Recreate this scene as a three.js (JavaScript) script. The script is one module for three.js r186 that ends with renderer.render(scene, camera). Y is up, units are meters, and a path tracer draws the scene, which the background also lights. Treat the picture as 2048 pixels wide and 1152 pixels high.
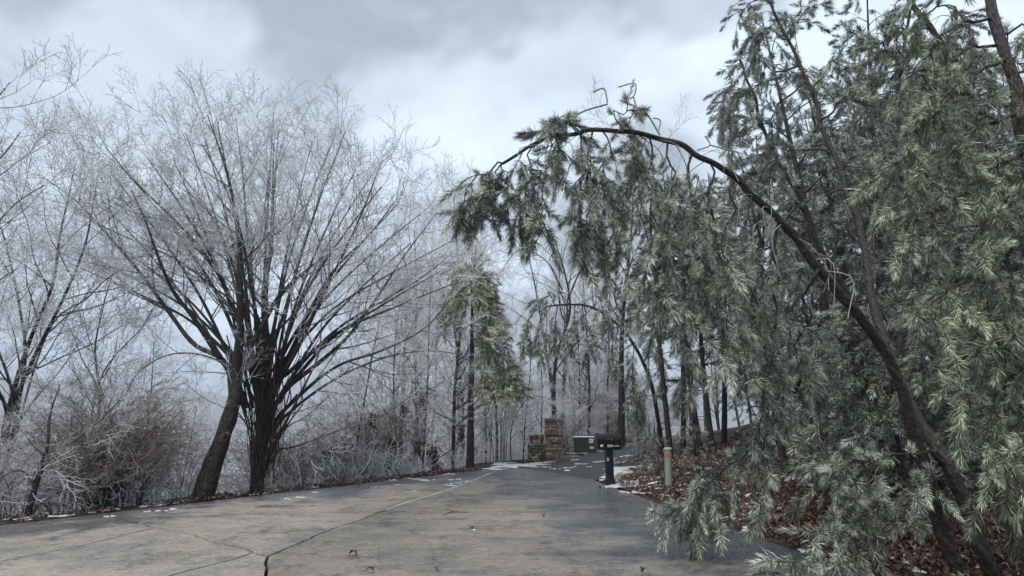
import * as THREE from 'three';
import { mergeGeometries } from 'three/addons/utils/BufferGeometryUtils.js';
import { ConvexGeometry } from 'three/addons/geometries/ConvexGeometry.js';
import { RoundedBoxGeometry } from 'three/addons/geometries/RoundedBoxGeometry.js';
import { TextGeometry } from 'three/addons/geometries/TextGeometry.js';
import { FontLoader } from 'three/addons/loaders/FontLoader.js';

// ---------------------------------------------------------------- camera, sky, sun, exposure
const scene = new THREE.Scene();
const FOCAL = 1200, PITCH = Math.atan(300 / 1200), EYE = 1.6;          // focal length in pixels of a 2048 px wide picture
const camera = new THREE.PerspectiveCamera(2 * Math.atan(576 / FOCAL) * 180 / Math.PI, 16 / 9, 0.1, 4000);
camera.position.set(0, EYE, 0);
camera.lookAt(0, EYE + Math.sin(PITCH), -Math.cos(PITCH));
scene.add(camera);

function rng(seed) { let a = seed >>> 0; return () => { a = (a + 0x6d2b79f5) | 0; let t = Math.imul(a ^ (a >>> 15), 1 | a); t = (t + Math.imul(t ^ (t >>> 7), 61 | t)) ^ t; return ((t ^ (t >>> 14)) >>> 0) / 4294967296; }; }
const clamp = THREE.MathUtils.clamp, lerp = THREE.MathUtils.lerp, sstep = (a, b, x) => { const t = clamp((x - a) / (b - a), 0, 1); return t * t * (3 - 2 * t); };
const HASH = new Float32Array(65536); { const r = rng(77); for (let i = 0; i < 65536; i++) HASH[i] = r(); }
const hsh = (x, y) => HASH[((x & 255) << 8 | (y & 255))];
function vnoise(x, y) { const ix = Math.floor(x), iy = Math.floor(y); let fx = x - ix, fy = y - iy; fx = fx * fx * (3 - 2 * fx); fy = fy * fy * (3 - 2 * fy); const a = hsh(ix, iy), b = hsh(ix + 1, iy), c = hsh(ix, iy + 1), d = hsh(ix + 1, iy + 1); return a + (b - a) * fx + (c - a) * fy + (a - b - c + d) * fx * fy; }
function fbm(x, y, o = 4) { let s = 0, a = 0.5, n = 0; for (let i = 0; i < o; i++) { s += a * vnoise(x, y); n += a; a *= 0.5; x = x * 2.03 + 17.3; y = y * 2.01 + 9.1; } return s / n; }

{ // overcast sky: layered grey-blue cloud, the same kind of cloud all round
  const W = 1400, H = 700, data = new Float32Array(W * H * 4);
  for (let j = 0; j < H; j++) {
    const el = ((j + 0.5) / H - 0.5) * Math.PI, y = Math.sin(el), cy = Math.cos(el);
    for (let i = 0; i < W; i++) {
      const az = ((i + 0.5) / W - 0.5) * 2 * Math.PI, x = Math.cos(az) * cy, z = Math.sin(az) * cy;
      const k = 1 / (Math.max(y, 0) + 0.22), u = x * k, v = z * k;
      const w1 = fbm(u * 1.1 + 5, v * 1.1 + 2, 3) - 0.5, w2 = fbm(u * 1.1 + 31, v * 1.1 + 12, 3) - 0.5;
      const a = fbm(u * 1.9 + 7.7 + w1 * 1.6, v * 1.9 + 2.1 + w2 * 1.6, 5);
      const b = fbm(u * 4.2 + 40 + w2 * 2.4, v * 4.2 + 11 + w1 * 2.4, 5);
      const c = fbm(u * 11 + 14 + w1 * 7, v * 11 + 5 + w2 * 7, 4);
      const dark = sstep(0.38, 0.68, a) * 0.42 + sstep(0.42, 0.64, b) * 0.5 + (c - 0.5) * 0.5;
      const lum = 0.79 - 0.42 * clamp(dark + 0.05, -0.1, 1);
      const o = (j * W + i) * 4;
      data[o] = lum * 0.845; data[o + 1] = lum * 0.985; data[o + 2] = lum * 1.15; data[o + 3] = 1;
    }
  }
  const t = new THREE.DataTexture(data, W, H, THREE.RGBAFormat, THREE.FloatType);
  t.mapping = THREE.EquirectangularReflectionMapping; t.magFilter = THREE.LinearFilter; t.needsUpdate = true;
  scene.background = t; scene.environment = t;
}
scene.fog = new THREE.FogExp2(0xcfd8e6, 0.0006);
const sun = new THREE.DirectionalLight(0xfff4e6, 1.5);
sun.position.set(-30, 60, 25); sun.target.position.set(0, 0, -15);
sun.castShadow = true; sun.shadow.radius = 45; sun.shadow.mapSize.set(2048, 2048);
Object.assign(sun.shadow.camera, { left: -60, right: 60, top: 60, bottom: -60, near: 1, far: 200 });
scene.add(sun, sun.target);
const renderer = new THREE.WebGLRenderer({ antialias: true });
renderer.toneMapping = THREE.LinearToneMapping;
renderer.toneMappingExposure = 1.45;
renderer.shadowMap.enabled = true;

// ---------------------------------------------------------------- helpers
const V = (x, y, z) => new THREE.Vector3(x, y, z), UPV = V(0, 1, 0);
const CP = Math.cos(PITCH), SP = Math.sin(PITCH);
function ray(px, py) { const a = (px - 1024) / FOCAL, b = (576 - py) / FOCAL; const f = CP - b * SP; return [a / f, (b * CP + SP) / f]; }  // x and rise per metre forward
function at(px, py, d) { const [a, b] = ray(px, py); return V(a * d, EYE + b * d, -d); }
const roadY = (f) => 0.043 * (f - 6);
function onRoad(px, py) { const [a, b] = ray(px, py); const f = (EYE + 0.258) / (0.043 - b); return [a * f, f]; }

const used = {};
function numbered(n) { const k = used[n] = (used[n] ?? -1) + 1; return k ? n + '_' + String(k).padStart(3, '0') : n; }
function tag(o, label, category, group) { o.userData.label = label; o.userData.category = category; if (group) o.userData.group = group; return o; }
function thing(name, label, category, pos = V(0, 0, 0), group) { const g = new THREE.Group(); g.name = numbered(name); g.position.copy(pos); scene.add(g); return tag(g, label, category, group); }
function part(parent, name, geo, mat) { const m = new THREE.Mesh(geo, mat); m.name = name; parent.add(m); return m; }
function structure(name, geo, mat) { const m = new THREE.Mesh(geo, mat); m.name = name; m.userData.kind = 'structure'; scene.add(m); return m; }
function copyOf(src, label, group) { const c = src.clone(); const base = src.name.replace(/_\d{3}$/, ''); c.name = numbered(base); c.userData = { ...src.userData, label, group }; scene.add(c); return c; }

class Buf {
  constructor() { this.p = []; this.n = []; this.c = []; this.u = []; this.i = []; }
  get count() { return this.p.length / 3; }
  // a tapered tube along pts (array of Vector3); radii as array; color(t, r) -> [r,g,b]
  tube(pts, radii, sides, color, opt = {}) {
    const n = pts.length, base = this.count, T = V(), N = V(), B = V(), q = V(); let first = true; const len0 = opt.v0 || 0; let len = len0;
    for (let k = 0; k < n; k++) {
      T.copy(pts[Math.min(k + 1, n - 1)]).sub(pts[Math.max(k - 1, 0)]).normalize();
      if (first) { N.set(0.31, 0.2, 0.93).cross(T); if (N.lengthSq() < 1e-4) N.set(1, 0, 0).cross(T); N.normalize(); first = false; }
      else { N.addScaledVector(T, -N.dot(T)).normalize(); }
      B.copy(T).cross(N);
      if (k) len += pts[k].distanceTo(pts[k - 1]);
      const c = color(k / (n - 1), radii[k]);
      for (let s = 0; s <= sides; s++) {
        const a = s / sides * Math.PI * 2; q.copy(N).multiplyScalar(Math.cos(a)).addScaledVector(B, Math.sin(a));
        const rr = radii[k] * (opt.rough ? 1 + opt.rough * (vnoise(Math.cos(a) * 2.2 + 9, len * 3.5 + Math.sin(a) * 2.2 + 4) - 0.5) : 1);
        this.p.push(pts[k].x + q.x * rr, pts[k].y + q.y * rr, pts[k].z + q.z * rr); this.n.push(q.x, q.y, q.z); this.c.push(c[0], c[1], c[2]);
        this.u.push(s / sides * Math.max(0.25, Math.round(radii[0] * 6.28 / 0.25) * 0.25), len);
      }
    }
    for (let k = 0; k < n - 1; k++) for (let s = 0; s < sides; s++) { const a = base + k * (sides + 1) + s, b = a + sides + 1; this.i.push(a, a + 1, b, b, a + 1, b + 1); }
  }
  spike(a, m, b, r, ca, cb) { // a bent three-sided needle
    const base = this.count, T = V().copy(b).sub(a).normalize(), N = V(0.3, 0.5, 0.8).cross(T).normalize(), B = V().copy(T).cross(N), q = V();
    for (const [p, rr, c] of [[a, r, ca], [m, r, cb]]) for (let s = 0; s < 3; s++) { const t = s * 2.0944; q.copy(N).multiplyScalar(Math.cos(t)).addScaledVector(B, Math.sin(t)); this.p.push(p.x + q.x * rr, p.y + q.y * rr, p.z + q.z * rr); this.n.push(q.x, q.y, q.z); this.c.push(...c); this.u.push(0, 0); }
    this.p.push(b.x, b.y, b.z); this.n.push(T.x, T.y, T.z); this.c.push(...cb); this.u.push(0, 0);
    for (let s = 0; s < 3; s++) { const t = (s + 1) % 3; this.i.push(base + s, base + t, base + 3 + s, base + 3 + s, base + t, base + 3 + t, base + 3 + s, base + 3 + t, base + 6); }
  }
  build(off) {
    const g = new THREE.BufferGeometry(), p = new Float32Array(this.p);
    if (off) for (let k = 0; k < p.length; k += 3) { p[k] -= off.x; p[k + 1] -= off.y; p[k + 2] -= off.z; }
    g.setAttribute('position', new THREE.BufferAttribute(p, 3)); g.setAttribute('normal', new THREE.BufferAttribute(new Float32Array(this.n), 3));
    g.setAttribute('color', new THREE.BufferAttribute(new Float32Array(this.c), 3)); g.setAttribute('uv', new THREE.BufferAttribute(new Float32Array(this.u), 2));
    g.setIndex(this.i); return g;
  }
}
const curve = (pts, n) => new THREE.CatmullRomCurve3(pts, false, 'centripetal').getSpacedPoints(n);
const randDir = (r) => { const z = r() * 2 - 1, a = r() * 6.283, s = Math.sqrt(1 - z * z); return V(s * Math.cos(a), z, s * Math.sin(a)); };
function sideways(T, r, angle) { const d = randDir(r); d.addScaledVector(T, -d.dot(T)).normalize(); return V().copy(T).multiplyScalar(Math.cos(angle)).addScaledVector(d, Math.sin(angle)); }
class Inst { // a list of placed copies for an InstancedMesh
  constructor() { this.m = []; this.c = []; }
  add(p, dir, roll, s, tint) { this.m.push([p.clone(), dir.clone().normalize(), roll, s]); this.c.push(tint); }
  mesh(geo, mat, name, off) {
    const im = new THREE.InstancedMesh(geo, mat, this.m.length), q = new THREE.Quaternion(), q2 = new THREE.Quaternion(), M = new THREE.Matrix4(), S = V(), P = V(), col = new THREE.Color();
    this.m.forEach(([p, d, roll, s], k) => {
      q.setFromUnitVectors(UPV, d).multiply(q2.setFromAxisAngle(UPV, roll)); P.copy(p); if (off) P.sub(off); S.setScalar(s);
      im.setMatrixAt(k, M.compose(P, q, S)); const t = this.c[k]; im.setColorAt(k, col.setRGB(t[0], t[1], t[2]));
    });
    im.name = name; im.userData.kind = 'stuff'; return im;
  }
}
function addInst(parent, lists, geos, mat, name, off) { lists.forEach((l, k) => { if (l.m.length) parent.add(l.mesh(geos[k], mat, name, off)); }); }

// textures
function tex(w, h, f, srgb) {
  const d = new Uint8Array(w * h * 4);
  for (let y = 0; y < h; y++) for (let x = 0; x < w; x++) { const c = f(x, y), o = (y * w + x) * 4; d[o] = clamp(c[0], 0, 255); d[o + 1] = clamp(c[1], 0, 255); d[o + 2] = clamp(c[2], 0, 255); d[o + 3] = 255; }
  const t = new THREE.DataTexture(d, w, h); t.magFilter = THREE.LinearFilter; t.minFilter = THREE.LinearMipmapLinearFilter; t.wrapS = t.wrapT = THREE.RepeatWrapping; if (srgb) t.colorSpace = THREE.SRGBColorSpace; t.needsUpdate = true; return t;
}
const wrapN = (x, y, w, h, fx, fy, o = 4) => { // tileable fbm by blending
  const u = x / w, v = y / h, n = (a, b) => fbm(a * fx, b * fy, o);
  const bu = sstep(0.75, 1, u), bv = sstep(0.75, 1, v);
  return lerp(lerp(n(u, v), n(u - 1 + 40, v), bu), lerp(n(u, v - 1 + 60), n(u - 1 + 40, v - 1 + 60), bu), bv);
};
const barkH = (x, y) => { const a = wrapN(x, y, 256, 512, 14, 7, 4), b = wrapN(x, y, 256, 512, 40, 20, 3); return clamp(Math.abs(a - 0.5) * 4.2, 0, 1) * 0.75 + b * 0.35; };
const barkBump = tex(256, 512, (x, y) => { const h = barkH(x, y) * 235; return [h, h, h]; });
const barkMap = tex(256, 512, (x, y) => { const h = barkH(x, y), g = wrapN(x, y, 256, 512, 5, 6, 3), k = 95 + 120 * h, ice = sstep(0.62, 0.72, g) * 40; return [k + ice, k * 0.97 + ice, k * 0.94 + ice]; }, true);

// materials
const M = {};
M.bark = new THREE.MeshStandardMaterial({ vertexColors: true, map: barkMap, bumpMap: barkBump, bumpScale: 0.02, roughness: 0.55 });
M.twig = new THREE.MeshStandardMaterial({ vertexColors: true, roughness: 0.28 });
M.needle = new THREE.MeshPhysicalMaterial({ vertexColors: true, roughness: 0.35, clearcoat: 0.8, clearcoatRoughness: 0.12 });
M.farneedle = new THREE.MeshStandardMaterial({ vertexColors: true, roughness: 0.25 });
M.leaf = new THREE.MeshStandardMaterial({ vertexColors: true, roughness: 0.6, side: THREE.DoubleSide });
const std = (r, g, b, rough = 0.7, extra = {}) => new THREE.MeshStandardMaterial({ color: new THREE.Color().setRGB(r, g, b), roughness: rough, ...extra });
M.ice = new THREE.MeshPhysicalMaterial({ color: new THREE.Color().setRGB(0.72, 0.75, 0.78), roughness: 0.35, bumpMap: tex(128, 128, (x, y) => { const h = wrapN(x, y, 128, 128, 9, 9, 4) * 255; return [h, h, h]; }), bumpScale: 0.01 });

// ---------------------------------------------------------------- ground
const LEFT = [[-26, -12], [-20.3, -4.4], [-8.5, 10.6], [-0.45, 20.9], [-0.7, 26], [1.3, 30.5], [5, 35.5], [9.5, 40], [16, 46], [40, 66], [120, 130]];
const RIGHT = [[7.6, -12], [6.4, -5], [3.85, 8.77], [2.3, 17], [3.3, 21.5], [5.6, 26], [8.6, 31], [12.3, 36], [20, 43], [44, 62], [124, 126]];
function side(line, x, f) { // signed distance: positive on the left of the line as it runs away from the camera
  let best = 1e9, sg = 1;
  for (let k = 0; k < line.length - 1; k++) {
    const [ax, ay] = line[k], [bx, by] = line[k + 1], dx = bx - ax, dy = by - ay, t = clamp(((x - ax) * dx + (f - ay) * dy) / (dx * dx + dy * dy), 0, 1);
    const ex = x - ax - dx * t, ey = f - ay - dy * t, d = Math.hypot(ex, ey);
    if (d < best) { best = d; sg = dx * ey - dy * ex >= 0 ? 1 : -1; }
  }
  return best * sg;
}
function baseY(x, f) {
  const a = roadY(Math.max(f, -8)), b = roadY(20) + 0.002 * (f - 20);
  return lerp(a, b, sstep(19.2, 21.6, f)) + 0.112 * Math.max(0, Math.min(x, 26) - 1.5) * sstep(20, 27, f);
}
function groundY(x, f) {
  const dl = side(LEFT, x, f), dr = -side(RIGHT, x, f); let y = baseY(x, f);
  if (dl > 0) y += -0.05 * Math.min(dl, 0.9) - (dl > 0.9 ? 18 * (1 - Math.exp(-(dl - 0.9) * 0.42 / 18)) + 0.03 * (dl - 0.9) : 0) + (fbm(x * 0.5, f * 0.5, 3) - 0.5) * 0.5 * sstep(1, 5, dl);
  else if (dr > 0) y += 0.06 * Math.min(dr, 1) + 0.215 * Math.max(0, Math.min(dr, 40) - 1) * (1 - 0.3 * sstep(8, 30, dr)) + (fbm(x * 0.7 + 9, f * 0.7, 3) - 0.5) * 0.35 * sstep(0.3, 3, dr);
  return y;
}
const gpos = (x, f, up = 0) => V(x, groundY(x, f) + up, -f);
function hit(px, py, far = 80) { const [a, b] = ray(px, py); for (let f = 3; f < far; f += 0.05) if (EYE + b * f <= groundY(a * f, f)) return gpos(a * f, f); return gpos(a * far, far); }

function edgeBase(px, off) { const [a] = ray(px, 960); for (let f = 5; f < 40; f += 0.05) if (side(LEFT, a * f, f) > off) return gpos(a * f, f); }
{ // one sheet, finer near the camera
  const xs = [], fs = []; const axis = (a, b, s0, c, grow) => { const out = [c]; let s = s0; for (let v = c; v < b;) { v += s; out.push(v); if (Math.abs(v - c) > 16) s *= grow; } s = s0; for (let v = c; v > a;) { v -= s; out.unshift(v); if (Math.abs(v - c) > 16) s *= grow; } return out; };
  xs.push(...axis(-420, 420, 0.25, 0, 1.12)); fs.push(...axis(-60, 700, 0.25, 14, 1.12));
  const p = [], u = [], idx = [], c = [];
  for (const f of fs) for (const x of xs) {
    const dl = side(LEFT, x, f), dr = -side(RIGHT, x, f), inside = dl < -0.03 && dr < -0.03;
    p.push(x, groundY(x, f) - (inside ? 0.16 : 0), -f); u.push(x / 3, f / 3);
    const m = fbm(x * 0.9, f * 0.9, 4), k = 0.75 + 0.5 * m;
    const red = dr > 0 ? 1 : 0.35;
    c.push(lerp(0.085, 0.115, red) * k, lerp(0.07, 0.062, red) * k, lerp(0.055, 0.045, red) * k);
  }
  for (let j = 0; j < fs.length - 1; j++) for (let i = 0; i < xs.length - 1; i++) { const a = j * xs.length + i, b = a + xs.length; idx.push(a, a + 1, b, b, a + 1, b + 1); }
  const g = new THREE.BufferGeometry(); g.setAttribute('position', new THREE.Float32BufferAttribute(p, 3)); g.setAttribute('uv', new THREE.Float32BufferAttribute(u, 2)); g.setAttribute('color', new THREE.Float32BufferAttribute(c, 3)); g.setIndex(idx); g.computeVertexNormals();
  const gm = tex(512, 512, (x, y) => { const n = wrapN(x, y, 512, 512, 60, 60, 4), m = wrapN(x, y, 512, 512, 18, 18, 4), k = 120 + 190 * (n - 0.35), w = sstep(0.66, 0.72, m) * 90; return [k + w, k * 0.95 + w, k * 0.9 + w]; }, true);
  const gb = tex(512, 512, (x, y) => { const n = wrapN(x, y, 512, 512, 50, 50, 4) * 255; return [n, n, n]; });
  structure('ground', g, new THREE.MeshStandardMaterial({ vertexColors: true, map: gm, bumpMap: gb, bumpScale: 0.05, roughness: 0.85 }));
}
{ // wooded ridges across the valley
  const ridge = (dist, lo, hi, seed, rgb) => {
    const p = [], idx = [], N = 160, R = 7;
    for (let i = 0; i <= N; i++) for (let j = 0; j <= R; j++) {
      const a = lerp(-1.35, 1.35, i / N), h = lerp(lo, hi, fbm(i * 0.045 + seed, seed, 5)) * (0.65 + 0.5 * sstep(0.25, -0.7, a)), t = j / R, d = dist + t * dist * 0.35;
      p.push(Math.sin(a) * d, -90 + (h + 90) * Math.sin(t * Math.PI / 2) + (fbm(i * 0.9, j * 1.7 + seed, 3) - 0.5) * 14 * (j > 0 ? 1 : 0), -Math.cos(a) * d);
    }
    for (let i = 0; i < N; i++) for (let j = 0; j < R; j++) { const a = i * (R + 1) + j, b = a + R + 1; idx.push(a, b, a + 1, b, b + 1, a + 1); }
    const g = new THREE.BufferGeometry(); g.setAttribute('position', new THREE.Float32BufferAttribute(p, 3)); g.setIndex(idx); g.computeVertexNormals();
    structure('hills', g, std(...rgb, 0.95)).name = numbered('hills');
  };
  ridge(900, 30, 95, 3, [0.34, 0.34, 0.36]);
  ridge(1700, 60, 190, 8, [0.34, 0.34, 0.36]);
}

// ---------------------------------------------------------------- concrete road: slabs parted by joints and cracks
const roadGroup = new THREE.Group(); roadGroup.name = 'road'; roadGroup.userData.kind = 'structure'; scene.add(roadGroup);
{
  const X0 = -14, F0 = 3, SX = 20, SF = 20, N = 1280;
  const dryA = onRoad(300, 1110), dryB = onRoad(1280, 1000), J = onRoad(720, 1041);
  const fields = (x, f) => {
    const big = fbm(x * 0.45 + 3, f * 0.45 + 7, 5), mid = fbm(x * 1.3 + 20, f * 1.5 + 4, 5), streak = fbm(x * 1.9 + 60, f * 4.2 + 3, 5), brush = fbm(x * 13 + 11, f * 21 + 5, 3), grain = fbm(x * 34, f * 34, 3), swirl = fbm(x * 5 + fbm(x, f, 3) * 6, f * 1.2 + 30, 4);
    const dl = -side(LEFT, x, f), dr = side(RIGHT, x, f);
    const wetEdge = sstep(1.9, 0.9, dl + (mid - 0.5) * 3.2 + (streak - 0.5) * 1.2), wetRight = sstep(4.2, 0.9, dr + (mid - 0.5) * 4.2 + (streak - 0.5) * 2.6 + (grain - 0.5) * 1.2);
    const farWet = sstep(17, 18.6, f + (mid - 0.5) * 6 + (streak - 0.5) * 2.5 - Math.abs(x - 1.2) * 0.25);
    const wet = clamp(Math.max(wetEdge * 0.9, wetRight, farWet * 0.75), 0, 1);
    const leftOf = side([[-1.6, 19.6], [J[0], J[1]], [onRoad(533, 1113)[0], onRoad(533, 1113)[1]], [onRoad(530, 1500)[0], onRoad(530, 1500)[1]]].reverse(), x, f);
    return { big, mid, streak, brush, grain, swirl, wet, left: leftOf > 0 ? 1 : 0, dl, dr };
  };
  const cm = new Uint8Array(N * N * 4), rm = new Uint8Array(N * N * 4);
  const toS = (l) => 255 * Math.pow(clamp(l, 0, 1), 1 / 2.2);
  for (let j = 0; j < N; j++) for (let i = 0; i < N; i++) {
    const x = X0 + (i + 0.5) / N * SX, f = F0 + (j + 0.5) / N * SF, q = fields(x, f), o = (j * N + i) * 4;
    let l = 0.215 * (0.92 + 0.16 * hsh(i * 7 + (j >> 3), j * 13 + (i >> 4))) * Math.max(0.25, 1 + 0.55 * (q.big - 0.5) + 0.75 * (q.streak - 0.5) + 0.6 * (q.brush - 0.5) + 0.65 * (q.grain - 0.5) + 0.7 * (q.swirl - 0.5));
    if (q.left) l *= 1.25;
    const tan = sstep(0.44, 0.6, q.mid * 0.5 + q.streak * 0.5 + (q.grain - 0.5) * 0.3), dark = sstep(0.53, 0.63, q.swirl * 0.5 + q.streak * 0.5 + (q.grain - 0.5) * 0.4);
    l *= 1 + 0.16 * tan - 0.25 * dark; l *= 1 - 0.5 * q.wet;
    const warm = (0.07 * tan + 0.1) * (1 - 0.85 * q.wet);
    const r = l * (1 + warm * 1.0), g = l * (1 + warm * 0.16), b = l * (1 - warm * 0.85 + 0.04 * q.wet);
    cm[o] = toS(r); cm[o + 1] = toS(g); cm[o + 2] = toS(b); cm[o + 3] = 255;
    const rough = clamp(0.74 - 0.48 * q.wet + 0.25 * (q.grain - 0.5) - 0.25 * dark * 0.6, 0.2, 1); rm[o] = rm[o + 1] = rm[o + 2] = rough * 255; rm[o + 3] = 255;
  }
  const mk = (d, s) => { const t = new THREE.DataTexture(d, N, N); t.magFilter = THREE.LinearFilter; t.minFilter = THREE.LinearMipmapLinearFilter; if (s) t.colorSpace = THREE.SRGBColorSpace; t.needsUpdate = true; return t; };
  const bump = tex(512, 512, (x, y) => { const h = (wrapN(x, y, 512, 512, 26, 60, 3) * 0.6 + wrapN(x, y, 512, 512, 70, 90, 3) * 0.4) * 255; return [h, h, h]; }); bump.repeat.set(14, 14);
  const mat = new THREE.MeshStandardMaterial({ map: mk(cm, true), roughnessMap: mk(rm), bumpMap: bump, bumpScale: 0.02, roughness: 1 });
  const R = rng(5);
  const jag = (pts, amp, step) => { const out = [pts[0]]; for (let k = 0; k < pts.length - 1; k++) { const a = pts[k], b = pts[k + 1], L = Math.hypot(b[0] - a[0], b[1] - a[1]), n = Math.max(1, Math.round(L / step)); for (let s = 1; s <= n; s++) { const t = s / n, e = s < n ? amp : amp * 0.3; out.push([lerp(a[0], b[0], t) + (R() - 0.5) * e, lerp(a[1], b[1], t) + (R() - 0.5) * e]); } } return out; };
  const px = (l) => l.map(([a, b]) => onRoad(a, b));
  const far = jag(px([[1004, 934], [1062, 939], [1120, 948], [1190, 960]]), 0.04, 0.4);
  const j1a = jag(px([[996, 941], [922, 970], [812, 1005], [719, 1041], [664, 1058]]), 0.03, 0.35), j1b = jag([j1a[j1a.length - 1], ...px([[578, 1095], [535, 1113]])], 0.04, 0.15), j1c = jag([j1b[j1b.length - 1], ...px([[531, 1152], [524, 1250], [500, 1600]])], 0.04, 0.2);
  const j2 = jag(px([[-700, 1262], [0, 1123], [171, 1090], [308, 1056]]), 0.03, 0.3), j3a = jag([px([[206, 1027]])[0], j2[j2.length - 1]], 0.05, 0.2), j3b = jag([j2[j2.length - 1], ...px([[372, 1066], [424, 1084]])], 0.05, 0.15), j3c = jag([j3b[j3b.length - 1], ...px([[470, 1094], [509, 1105]])], 0.05, 0.15), j3d = jag([j3c[j3c.length - 1], j1b[j1b.length - 1]], 0.03, 0.1);
  const j4 = jag([j1a[j1a.length - 1], ...px([[540, 1066], [475, 1073]]), j3b[j3b.length - 1]], 0.05, 0.2), j5 = jag([j3c[j3c.length - 1], ...px([[455, 1122], [400, 1136], [340, 1152], [200, 1200], [-60, 1330]])], 0.05, 0.15);
  const rev = (l) => l.slice().reverse(), E0 = px([[206, 1027]])[0], E1 = px([[1004, 934]])[0];
  const edgeL = (a, b) => jag([a, b], 0.09, 0.5);
  const backL = [-19, -3], backR = [6.3, -3];
  const polys = [
    [edgeL(E0, E1), [j1a[0]], j1a, j4, rev(j3b), rev(j3a)],
    [edgeL([-16.5, 0.3], E0), j3a, rev(j2)],
    [j4, j3c, j3d, rev(j1b)],
    [[[-16.5, 0.3]], j2, j3b, j3c, j5, [[-17, -1]]],
    [rev(j5), j3d, j1c, [[-2.2, -3], [-15, -3]]],
    [far, jag([px([[1190, 960]])[0], [2.45, 16], [3.1, 12.5], [3.85, 8.77], [4.6, 4.5], backR], 0.1, 0.5), [[-2.1, -3]], rev(j1c), rev(j1b), rev(j1a)],
  ];
  const inset = (p, w) => { let A = 0; const n = p.length; for (let k = 0; k < n; k++) { const a = p[k], b = p[(k + 1) % n]; A += a[0] * b[1] - b[0] * a[1]; } const sg = A > 0 ? 1 : -1; return p.map((c, k) => { const a = p[(k + n - 1) % n], b = p[(k + 1) % n]; let dx = b[0] - a[0], dy = b[1] - a[1]; const L = Math.hypot(dx, dy) || 1; return [c[0] - dy / L * w * sg, c[1] + dx / L * w * sg]; }); };
  polys.forEach((segs) => {
    let p = []; for (const s of segs) for (const q of s) { const l = p[p.length - 1]; if (!l || Math.hypot(l[0] - q[0], l[1] - q[1]) > 0.02) p.push(q); }
    if (Math.hypot(p[0][0] - p[p.length - 1][0], p[0][1] - p[p.length - 1][1]) < 0.02) p.pop();
    p = inset(p, 0.021);
    const g = new THREE.ExtrudeGeometry(new THREE.Shape(p.map(([a, b]) => new THREE.Vector2(a, b))), { depth: 0.12, bevelEnabled: false }), P = g.attributes.position, U = g.attributes.uv, step = R() * 0.006;
    for (let k = 0; k < P.count; k++) { const x = P.getX(k), f = P.getY(k), z = P.getZ(k); U.setXY(k, (x - X0) / SX, (f - F0) / SF); P.setXYZ(k, x, roadY(f) + z - 0.12 + step, -f); }
    g.computeVertexNormals();
    const m = part(roadGroup, 'concrete_slab', g, mat);
  });
  // pale filler in the far part of the long joint, a few millimetres proud
  const fill = px([[990, 943], [960, 955], [922, 970], [870, 988], [812, 1005], [770, 1021]]).map(([x, f]) => V(x, roadY(f) + 0.002, -f));
  const fb = new Buf(); const cv = curve(fill, 40); fb.tube(cv, cv.map((_, k) => 0.035 * (0.5 + vnoise(k * 0.8, 3)) * (k > 34 ? (40 - k) / 6 + 0.15 : 1)), 5, () => [1, 1, 1]);
  const fg = fb.build(); { const P = fg.attributes.position; for (let k = 0; k < P.count; k++) P.setY(k, roadY(-P.getZ(k)) + 0.003 + (P.getY(k) - roadY(-P.getZ(k)) - 0.002) * 0.15); fg.computeVertexNormals(); }
  part(roadGroup, 'joint_filler', fg, std(0.5, 0.49, 0.47, 0.8));
}
// ---------------------------------------------------------------- asphalt drive
const DRIVE_L = [[0.05, 20.9], [0.6, 23.5], [2.1, 27.0], [4.6, 31.2], [8, 36], [14, 43]], DRIVE_R = [[2.42, 17.05], [3.3, 21.0], [5.3, 25.6], [8.1, 30.4], [11.6, 35], [18, 42]];
{
  const n = 60, m = 12, p = [], idx = [], u = [];
  const cl = curve(DRIVE_L.map(([a, b]) => V(a, 0, b)), n), cr = curve(DRIVE_R.map(([a, b]) => V(a, 0, b)), n);
  const j0 = onRoad(1062, 939), j1 = onRoad(1120, 948), j2 = onRoad(1190, 960);
  for (let i = 0; i <= n; i++) for (let j = 0; j <= m; j++) {
    const t = j / m; let x = lerp(cl[i].x, cr[i].x, t), f = lerp(cl[i].z, cr[i].z, t);
    if (i === 0) { const a = t < 0.5 ? [lerp(j0[0], j1[0], t * 2), lerp(j0[1], j1[1], t * 2)] : [lerp(j1[0], j2[0], t * 2 - 1), lerp(j1[1], j2[1], t * 2 - 1)]; x = a[0]; f = a[1] + 0.012; }
    p.push(x, baseY(x, f) + 0.004 * (i > 0) - 0.004 * (i === 0), -f); u.push(x / 2, f / 2);
  }
  for (let i = 0; i < n; i++) for (let j = 0; j < m; j++) { const a = i * (m + 1) + j, b = a + m + 1; idx.push(a, a + 1, b, b, a + 1, b + 1); }
  const g = new THREE.BufferGeometry(); g.setAttribute('position', new THREE.Float32BufferAttribute(p, 3)); g.setAttribute('uv', new THREE.Float32BufferAttribute(u, 2)); g.setIndex(idx); g.computeVertexNormals();
  const map = tex(512, 512, (x, y) => { const a = wrapN(x, y, 512, 512, 120, 120, 2), b = wrapN(x, y, 512, 512, 5, 5, 4), k = 52 + 34 * (a - 0.5) + 30 * (b - 0.5); return [k, k * 1.0, k * 1.04]; }, true);
  const bm = tex(256, 256, (x, y) => { const h = wrapN(x, y, 256, 256, 60, 60, 2) * 255; return [h, h, h]; });
  structure('driveway', g, new THREE.MeshStandardMaterial({ map, bumpMap: bm, bumpScale: 0.012, roughness: 0.55 }));
}
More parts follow.
